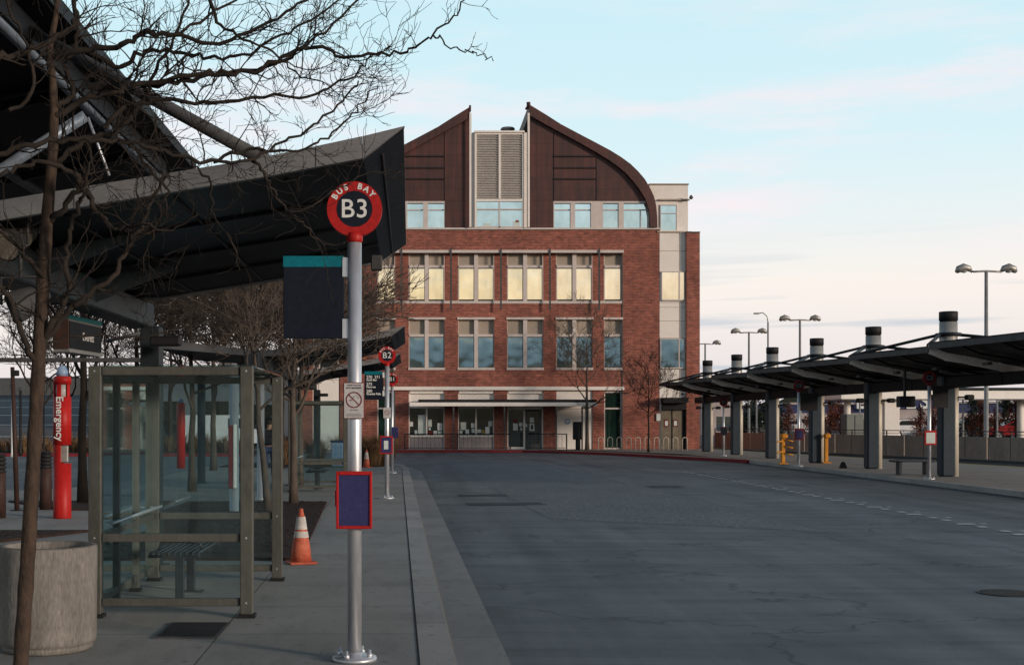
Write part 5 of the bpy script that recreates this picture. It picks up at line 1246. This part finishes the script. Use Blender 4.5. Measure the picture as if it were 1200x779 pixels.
# bench on right platform
x, y = PX(1069, 40.5), 40.5
b = empty('flat_bench', (x, y, 0), 'long dark backless bench on the right platform', 'bench')
MB().bbox(x-.68, x+.68, y-.2, y+.2, .40, .47, .02).build('seat', 'benchmetal', b)
for s in (-.42, .42): MB().bbox(x+s-.05, x+s+.05, y-.14, y+.14, 0, .40, .01).build('leg', 'benchmetal', b)
hb = empty('hanging_box', (PX(1063, 38), 38, 2.0), 'dark box lamp hanging left of the white giant store letter', 'lamp')
MB().bbox(PX(1053, 38), PX(1071.5, 38), 37.9, 38.2, PZ(477, 38), PZ(464, 38), .02).build('housing', 'blackm', hb); MB().box(PX(1060, 38), PX(1062, 38), 38.0, 38.1, PZ(464, 38), 3.2).build('hanger', 'blackm', hb)
# yellow machines
def yel(px, Y, arms, lab):
    x = PX(px, Y); r = empty('ticket_validator', (x, Y, 0), lab, 'validator', None)
    MB().bbox(x-.07, x+.07, Y-.07, Y+.07, .05, 1.15, .02).bbox(x-.17, x+.17, Y-.15, Y+.15, 0, .05, .01).build('post', 'yellow', r)
    MB().bbox(x-.1, x+.16, Y-.14, Y+.1, 1.0, 1.2, .05).build('head', 'yellow', r)
    if arms:
        for z, s in ((.96, 1), (.70, 1), (.42, 1), (.92, -1), (.50, -1)): MB().tube([(x, Y-.05, z), (x+s*.34, Y-.22, z-.06)], .028, 6).build('arm', 'yellow', r)
yel(917.5, 1.7*F/50.5, True, 'yellow validator machine with short stacked arms beside the fourth column')
yel(968, 1.7*F/49.5, False, 'plain yellow validator post beside the third column')
cpx = empty('cone_weight', (PX(988, 46), 46, 0), 'small black rubber weight lying on the right platform', 'weight'); MB().lathe((PX(988, 46), 46, 0), [(.13, 0), (.14, .04), (.08, .2), (.03, .24)], 12).build('body', 'blackm', cpx)
# fence with beige panels
fa, fb = Vector((30.9, 47, 0)), Vector((20.4, 85.5, 0)); fe = Vector((18.0, 92, 0))
fn = empty('platform_fence', tuple(fa), 'long beige panel fence with top rail behind the right platform', 'fence')
d = (fb-fa); ln = d.length; d.normalize(); nn = Vector((-d.y, d.x, 0))
if nn.x > 0: nn = -nn
k = int(ln/1.5)
for i in range(k):
    a = fa+d*(ln*i/k+.03); b_ = fa+d*(ln*(i+1)/k-.03)
    MB().extrude([(a.x, a.y, -.1), (b_.x, b_.y, -.1), (b_.x, b_.y, .94), (a.x, a.y, .94)], tuple(nn*.06)).build('panel', 'beige', fn)
for i in range(0, k+1, 2):
    a = fa+d*(ln*i/k); MB().box(a.x-.03, a.x+.03, a.y-.03, a.y+.03, -.1, 1.22).build('post', 'pipe', fn)
MB().tube([fa+Vector((0, 0, 1.2)), fb+Vector((0, 0, 1.2))], .025, 6).tube([fa+Vector((0, 0, 1.05)), fb+Vector((0, 0, 1.05))], .015, 6).build('rail', 'pipe', fn)
# lamp posts
def lamp(x, y, lab, double=True, h=9.0):
    r = empty('street_lamp', (x, y, 0), lab, 'street lamp', 'lamp posts beyond the platform fence' if double else None)
    MB().lathe((x, y, 0), [(.22, -.1), (.2, .3), (.11, .35), (.08, h)], 12).build('pole', 'mast', r)
    if double:
        MB().tube([(x-.75, y, h-.02), (x-.4, y, h+.0), (x, y, h+.02), (x+.4, y, h), (x+.75, y, h-.02)], .05, 8).build('arm', 'mast', r)
        for s in (-1, 1):
            c_ = Vector((x+s*1.05, y, h+.12)); ax = Vector((s*.95, 0, .35)).normalized(); ax2 = Vector((s*.8, 0, -.6)).normalized()
            m = MB(); m.tube([c_-Vector((s*.34, 0, .12)), c_-Vector((s*.2, 0, -.02)), c_+Vector((s*.05, 0, .08)), c_+Vector((s*.30, 0, -.02)), c_+Vector((s*.42, 0, -.16))], [.06, .15, .20, .18, .08], 12); m.build('lamp_head', 'mast', r)
            MB().lathe((c_.x+s*.04, y, c_.z-.27), [(.05, .08), (.13, .11), (.15, .16)], 12).build('lens', 'clearlamp', r)
    else:
        MB().tube([(x, y, h), (x-.1, y, h+.6), (x-.5, y, h+.95), (x-.9, y, h+.9)], .05, 8).build('arm', 'mast', r); MB().bbox(x-1.4, x-.85, y-.14, y+.14, h+.8, h+.95, .04).build('lamp_head', 'mast', r)
    return r
lp = lamp(28.2, 62.6, 'tallest looking twin headed lamp post near the right edge')
copy_tree(lp, (28.3, 92.8, 0), 'twin headed lamp post second from the right'); copy_tree(lp, (28.1, 106, 0), 'twin headed lamp post third from the right'); copy_tree(lp, (28.1, 121.7, 0), 'small twin headed lamp post beside the brick corner')
lamp(35, 125, 'slim single armed lamp post between two twin headed lamps', False, 11.3)
for px, Y in ((1128.5, 80), (1168.5, 84), (1007.5, 88), (886.5, 100)):
    po = empty('light_pole', (PX(px, Y), Y, 0), 'thin pale pole beyond the fence at the '+{1128.5: 'right of the nearest column', 1168.5: 'right of the tallest lamp post', 1007.5: 'left of the second column', 886.5: 'gap between two far columns'}[px], 'pole')
    MB().lathe((PX(px, Y), Y, 0), [(.14, -.1), (.12, .3), (.07, .35), (.06, 3.4)], 8).build('shaft', 'mast', po); MB().bbox(PX(px, Y)-.15, PX(px, Y)+.15, Y-.06, Y+.06, 3.4, 3.55, .02).build('cap', 'mast', po)
# rail platform canopy behind
rc = empty('station_canopy', (30, 76, 0), 'long beige flat canopy of the rail platform beyond the fence', 'canopy')
Y = 76
MB().bbox(PX(985, Y), PX(1290, Y), Y, Y+3, PZ(468, Y), PZ(457, Y), .05).build('roof', 'fasciaL', rc)
MB().bbox(PX(985, Y)-.1, PX(1290, Y)+.1, Y-.1, Y+3.1, PZ(457, Y), PZ(454, Y), .03).build('roof_edge', 'steel', rc)
for a, b_ in ((1040, 1056), (1043.5, 1044.2)): pass
MB().bbox(PX(1040, Y), PX(1058, Y), Y+.5, Y+2.2, -.1, PZ(468, Y), .03).build('lift_shaft', 'cream', rc)
for px in (1210, 1003): MB().lathe((PX(px, Y), Y+1.5, -.1), [(.2, 0), (.2, 3.1)], 12).build('support', 'cream', rc)
cbn = empty('equipment_cabinet', (PX(1002, 70), 70, 0), 'pale grey equipment cabinet behind the fence', 'cabinet'); MB().bbox(PX(992, 72), PX(1012, 72), 72, 73, -.1, PZ(485, 72), .03).build('body', 'cabinet', cbn); MB().box(PX(1001.6, 72), PX(1002.2, 72), 71.985, 71.998, .1, PZ(487, 72)).build('door_seam', 'blackm', cbn)
# big blue store
st = empty('retail_store', (80, 190, 0), 'wide blue and white retail store with a giant letter sign beyond the tracks', 'store')
Y = 190
def SB(n_, x0, x1, yt, yb, d0, d1, m_): return MB().box(PX(x0, Y), PX(x1, Y), Y+d0, Y+d1, PZ(yb, Y), PZ(yt, Y)).build(n_, m_, st)
SB('base_wall', 925, 1400, 491, 509, 0, 30, 'storedark'); SB('pale_band', 925, 1400, 484, 491, -.5, 30, 'storegrey'); SB('blue_band', 1096, 1400, 472.5, 484, -.2, 30, 'storeblue'); SB('roof_edge', 1096, 1400, 470, 472.5, -.6, 30, 'storegrey')
SB('entrance_gable', 1040, 1096, 460, 479, -1.5, 30, 'storeblue'); SB('white_band', 1040, 1096, 479, 491, -1.2, 30, 'storegrey'); SB('blue_band', 925, 1040, 474, 484, -.2, 30, 'storeblue'); SB('roof_edge', 925, 1040, 471.5, 474, -.6, 30, 'storegrey')
m = MB(); text_mesh(m, "LOWE'S", 3.1, (PX(1084, Y), Y-1.6, PZ(471, Y)), FX, FZ, .1, align='RIGHT', bold=.06); m.build('store_lettering', 'white', st)
sw = empty('white_warehouse', (PX(850, 160), 160, 0), 'pale grey warehouse beyond the far canopy columns', 'building')
Y = 160; MB().box(PX(822, Y), PX(858, Y), Y, Y+20, -.1, PZ(462, Y)).build('wall', 'storegrey', sw); MB().box(PX(840, Y), PX(857, Y), Y-.05, Y-.01, PZ(505, Y), PZ(488, Y)).build('window_band', 'paneB', sw); MB().box(PX(820, Y), PX(860, Y), Y-.5, Y+20.5, PZ(462, Y), PZ(459.5, Y)).build('roof', 'steel', sw)
# autumn trees beyond the fence
def leafy(name, loc, h, wd, m_, lab, grp, seed, nleaf=800, trunk=.25):
    rg = random.Random(seed); x, y, z = loc; r = empty(name, loc, lab, 'tree', grp)
    MB().tube([(x, y, 0), (x+.05, y, h*.5), (x, y, h*.92)], [h*.022, h*.015, h*.004], 7).build('trunk', 'barkD', r)
    m = MB(); blobs = [(rg.gauss(0, wd*.22), rg.gauss(0, wd*.22), h*rg.uniform(trunk+.08, .9)) for _ in range(16)]
    for bx_, by_, bz_ in blobs: m.tube([(x, y, bz_*.75), (x+bx_, y+by_, bz_)], [h*.008, h*.003], 4, False)
    for i in range(nleaf):
        b_ = rg.choice(blobs); tap = 1.15-b_[2]/h
        c_ = Vector((x+b_[0]*tap*1.4+rg.gauss(0, wd*.13)*(tap+.3), y+b_[1]*tap*1.4+rg.gauss(0, wd*.13)*(tap+.3), b_[2]+rg.gauss(0, h*.06)))
        u = rvec(rg).normalized()*rg.uniform(.06, .14)*h/5; v_ = u.orthogonal().normalized()*u.length*.7
        m.poly([c_-u, c_+v_, c_+u, c_-v_])
    m.build('crown', m_, r); return r
a1 = leafy('autumn_tree', (PX(1078, 80), 80, 0), 2.9, 1.3, 'russet', 'rust leaved young tree beyond the fence under the store lettering', 'rust leaved trees beyond the fence', 1)
for px, Y, s, lab in ((1149, 82, 1.1, 'rust leaved tree beyond the fence left of the tallest lamp post'), (1166, 85, .95, 'rust leaved tree beyond the fence just right of the tallest lamp post'), (1191, 80, 1.25, 'largest rust leaved tree beyond the fence at the right edge'), (1093, 84, 1.0, 'rust leaved tree beyond the fence touching the nearest column'), (985, 92, 1.15, 'rust leaved tree beyond the fence left of the grey cabinet'), (973, 96, 1.2, 'rust leaved tree beyond the fence by the plain yellow post'), (949, 100, 1.1, 'rust leaved tree beyond the fence right of the far bus bay post'), (924, 105, 1.2, 'rust leaved tree beyond the fence above the armed yellow machine')):
    copy_tree(a1, (PX(px, Y), Y, 0), lab, rz=px, sc=s)
e1 = leafy('evergreen_tree', (PX(878, 108), 108, 0), 5.2, 3.2, 'evergreen', 'dark evergreen between the far columns, left one', 'dark evergreens beyond the fence', 4, 2600, .02)
for px, Y, s, lab in ((900, 112, 1.05, 'dark evergreen between the far columns, right one'), (1138, 88, .75, 'dark evergreen just right of the nearest column'), (1176, 92, .7, 'dark evergreen beyond the fence near the right edge')): copy_tree(e1, (PX(px, Y), Y, 0), lab, rz=px, sc=s)
# distant hills / tree line
m = MB(); rg = random.Random(9)
pts = []
for i in range(121):
    x = -2400+i*40; h = 26+10*math.sin(i*.21)+7*math.sin(i*.53+1)+rg.uniform(-2, 2); pts.append((x, h*(.5 if x > 500 else .75)))
for (xa, ha), (xb, hb) in zip(pts[:-1], pts[1:]): m.poly([(xa, 2200, -1), (xb, 2200, -1), (xb, 2260, hb), (xa, 2260, ha)])
M['hill'] = mat('hazy hill', (0.10, 0.115, 0.15), (0.08, 0.095, 0.13), 1, 0, .01); struct(m.build('hills', 'hill'))
m = MB(); rg = random.Random(4)
for side in (-1,):
    for i in range(60):
        x = -380+i*11; z = 2+7*(.5+.5*math.sin(i*.7))+rg.uniform(0, 3); m.poly([(x-7, 420, 0), (x+7, 420, 0), (x+5, 422, z*.8), (x, 422, z), (x-5, 422, z*.75)])
tag(m.build('far_woods', 'evergreen'), 'dark distant line of woods behind the left slope', 'woods', kind='stuff')

# ------------------------------------------------------------------ world
w = bpy.data.worlds.new('World'); bpy.context.scene.world = w; w.use_nodes = True
nt = w.node_tree; nt.nodes.clear(); out = N(nt, 'ShaderNodeOutputWorld'); bg = N(nt, 'ShaderNodeBackground', Strength=1.0)
tc = N(nt, 'ShaderNodeTexCoord'); sep = N(nt, 'ShaderNodeSeparateXYZ'); L(nt, tc.outputs['Generated'], sep.inputs[0])
zz = sep.outputs[2]; yy = sep.outputs[1]
def mr(v, a, b, c, d):
    n = N(nt, 'ShaderNodeMapRange'); n.clamp = True
    for i, k_ in zip((1, 2, 3, 4), (a, b, c, d)): n.inputs[i].default_value = k_
    L(nt, v, n.inputs[0]); return n.outputs[0]
front = ramp(nt, zz, [(0.0, (.76, .69, .71)), (.05, (.82, .76, .76)), (.10, (.94, .86, .80)), (.15, (.80, .86, .87)), (.20, (.68, .86, .91)), (.32, (.58, .83, .91)), (.5, (.16, .27, .36)), (1.0, (.045, .085, .14))])
back = ramp(nt, zz, [(0.0, (.05, .045, .05)), (.043, (.055, .06, .065)), (.048, (.22, .30, .36)), (.064, (.34, .43, .48)), (.078, (.9, .76, .50)), (.105, (1.0, .86, .60)), (.135, (.82, .84, .78)), (.2, (.55, .72, .80)), (.5, (.14, .20, .28)), (1.0, (.045, .085, .14))])
base = mixc(nt, mr(yy, -.25, .25, 0, 1), back, front)
def cl_vec(sx, sy, sz, off):
    mp = N(nt, 'ShaderNodeMapping'); mp.inputs['Scale'].default_value = (sx, sy, sz); mp.inputs['Location'].default_value = off
    L(nt, tc.outputs['Generated'], mp.inputs['Vector']); return mp.outputs[0]
def mul(a, b):
    n = N(nt, 'ShaderNodeMath', operation='MULTIPLY'); L(nt, a, n.inputs[0]); L(nt, b, n.inputs[1]); return n.outputs[0]
pk = ramp(nt, noise(nt, cl_vec(3, 3, 17, (1.3, 0, .4)), 1.1, 7, .62), [(.47, (0, 0, 0)), (.63, (1, 1, 1))])
pk = mul(pk, ramp(nt, zz, [(.06, (0, 0, 0)), (.13, (.9, .9, .9)), (.24, (.7, .7, .7)), (.32, (.12, .12, .12))]))
base = mixc(nt, pk, base, (.95, .83, .86, 1))
gs = ramp(nt, noise(nt, cl_vec(3.6, 3.6, 62, (4.1, 2, 1.2)), 1.0, 6, .55), [(.52, (0, 0, 0)), (.62, (1, 1, 1))])
gs = mul(gs, ramp(nt, zz, [(.02, (.5, .5, .5)), (.05, (1, 1, 1)), (.10, (.45, .45, .45)), (.15, (.0, .0, .0))]))
base = mixc(nt, mul(gs, mr(yy, 0, .2, 0, .7)), base, (.40, .50, .62, 1))
L(nt, base, bg.inputs[0])
sky = N(nt, 'ShaderNodeTexSky'); sky.sky_type = 'NISHITA'; sky.sun_disc = False; sky.sun_elevation = math.radians(10); sky.sun_rotation = math.radians(180-54)
bg2 = N(nt, 'ShaderNodeBackground', Strength=.012); L(nt, sky.outputs[0], bg2.inputs[0])
ad = N(nt, 'ShaderNodeAddShader'); L(nt, bg.outputs[0], ad.inputs[0]); L(nt, bg2.outputs[0], ad.inputs[1]); L(nt, ad.outputs[0], out.inputs[0])
sun = bpy.data.lights.new('sun', 'SUN'); sun.energy = 3.0; sun.angle = math.radians(8); sun.color = (1, .83, .68)
so = bpy.data.objects.new('sun', sun); C.objects.link(so)
el, az = math.radians(10), math.radians(54)       # sun low behind the camera, a little to the right
dv = Vector((math.sin(az)*math.cos(el), -math.cos(az)*math.cos(el), math.sin(el))); so.rotation_euler = dv.to_track_quat('Z', 'Y').to_euler()
# ------------------------------------------------------------------ camera
cam = bpy.data.cameras.new('camera'); cam.lens = 45; cam.sensor_width = 36; cam.shift_x = .1; cam.shift_y = .08625; cam.clip_end = 8000; cam.clip_start = .05
co = bpy.data.objects.new('camera', cam); C.objects.link(co); co.location = (0, 0, EYE); co.rotation_euler = (math.pi/2, 0, 0)
sc = bpy.context.scene; sc.camera = co
sc.view_settings.view_transform = 'Standard'; sc.view_settings.look = 'None'; sc.view_settings.exposure = 0
sc.cycles.max_bounces = 8; sc.cycles.transparent_max_bounces = 24
print('verts', sum(len(m_.vertices) for m_ in bpy.data.meshes))
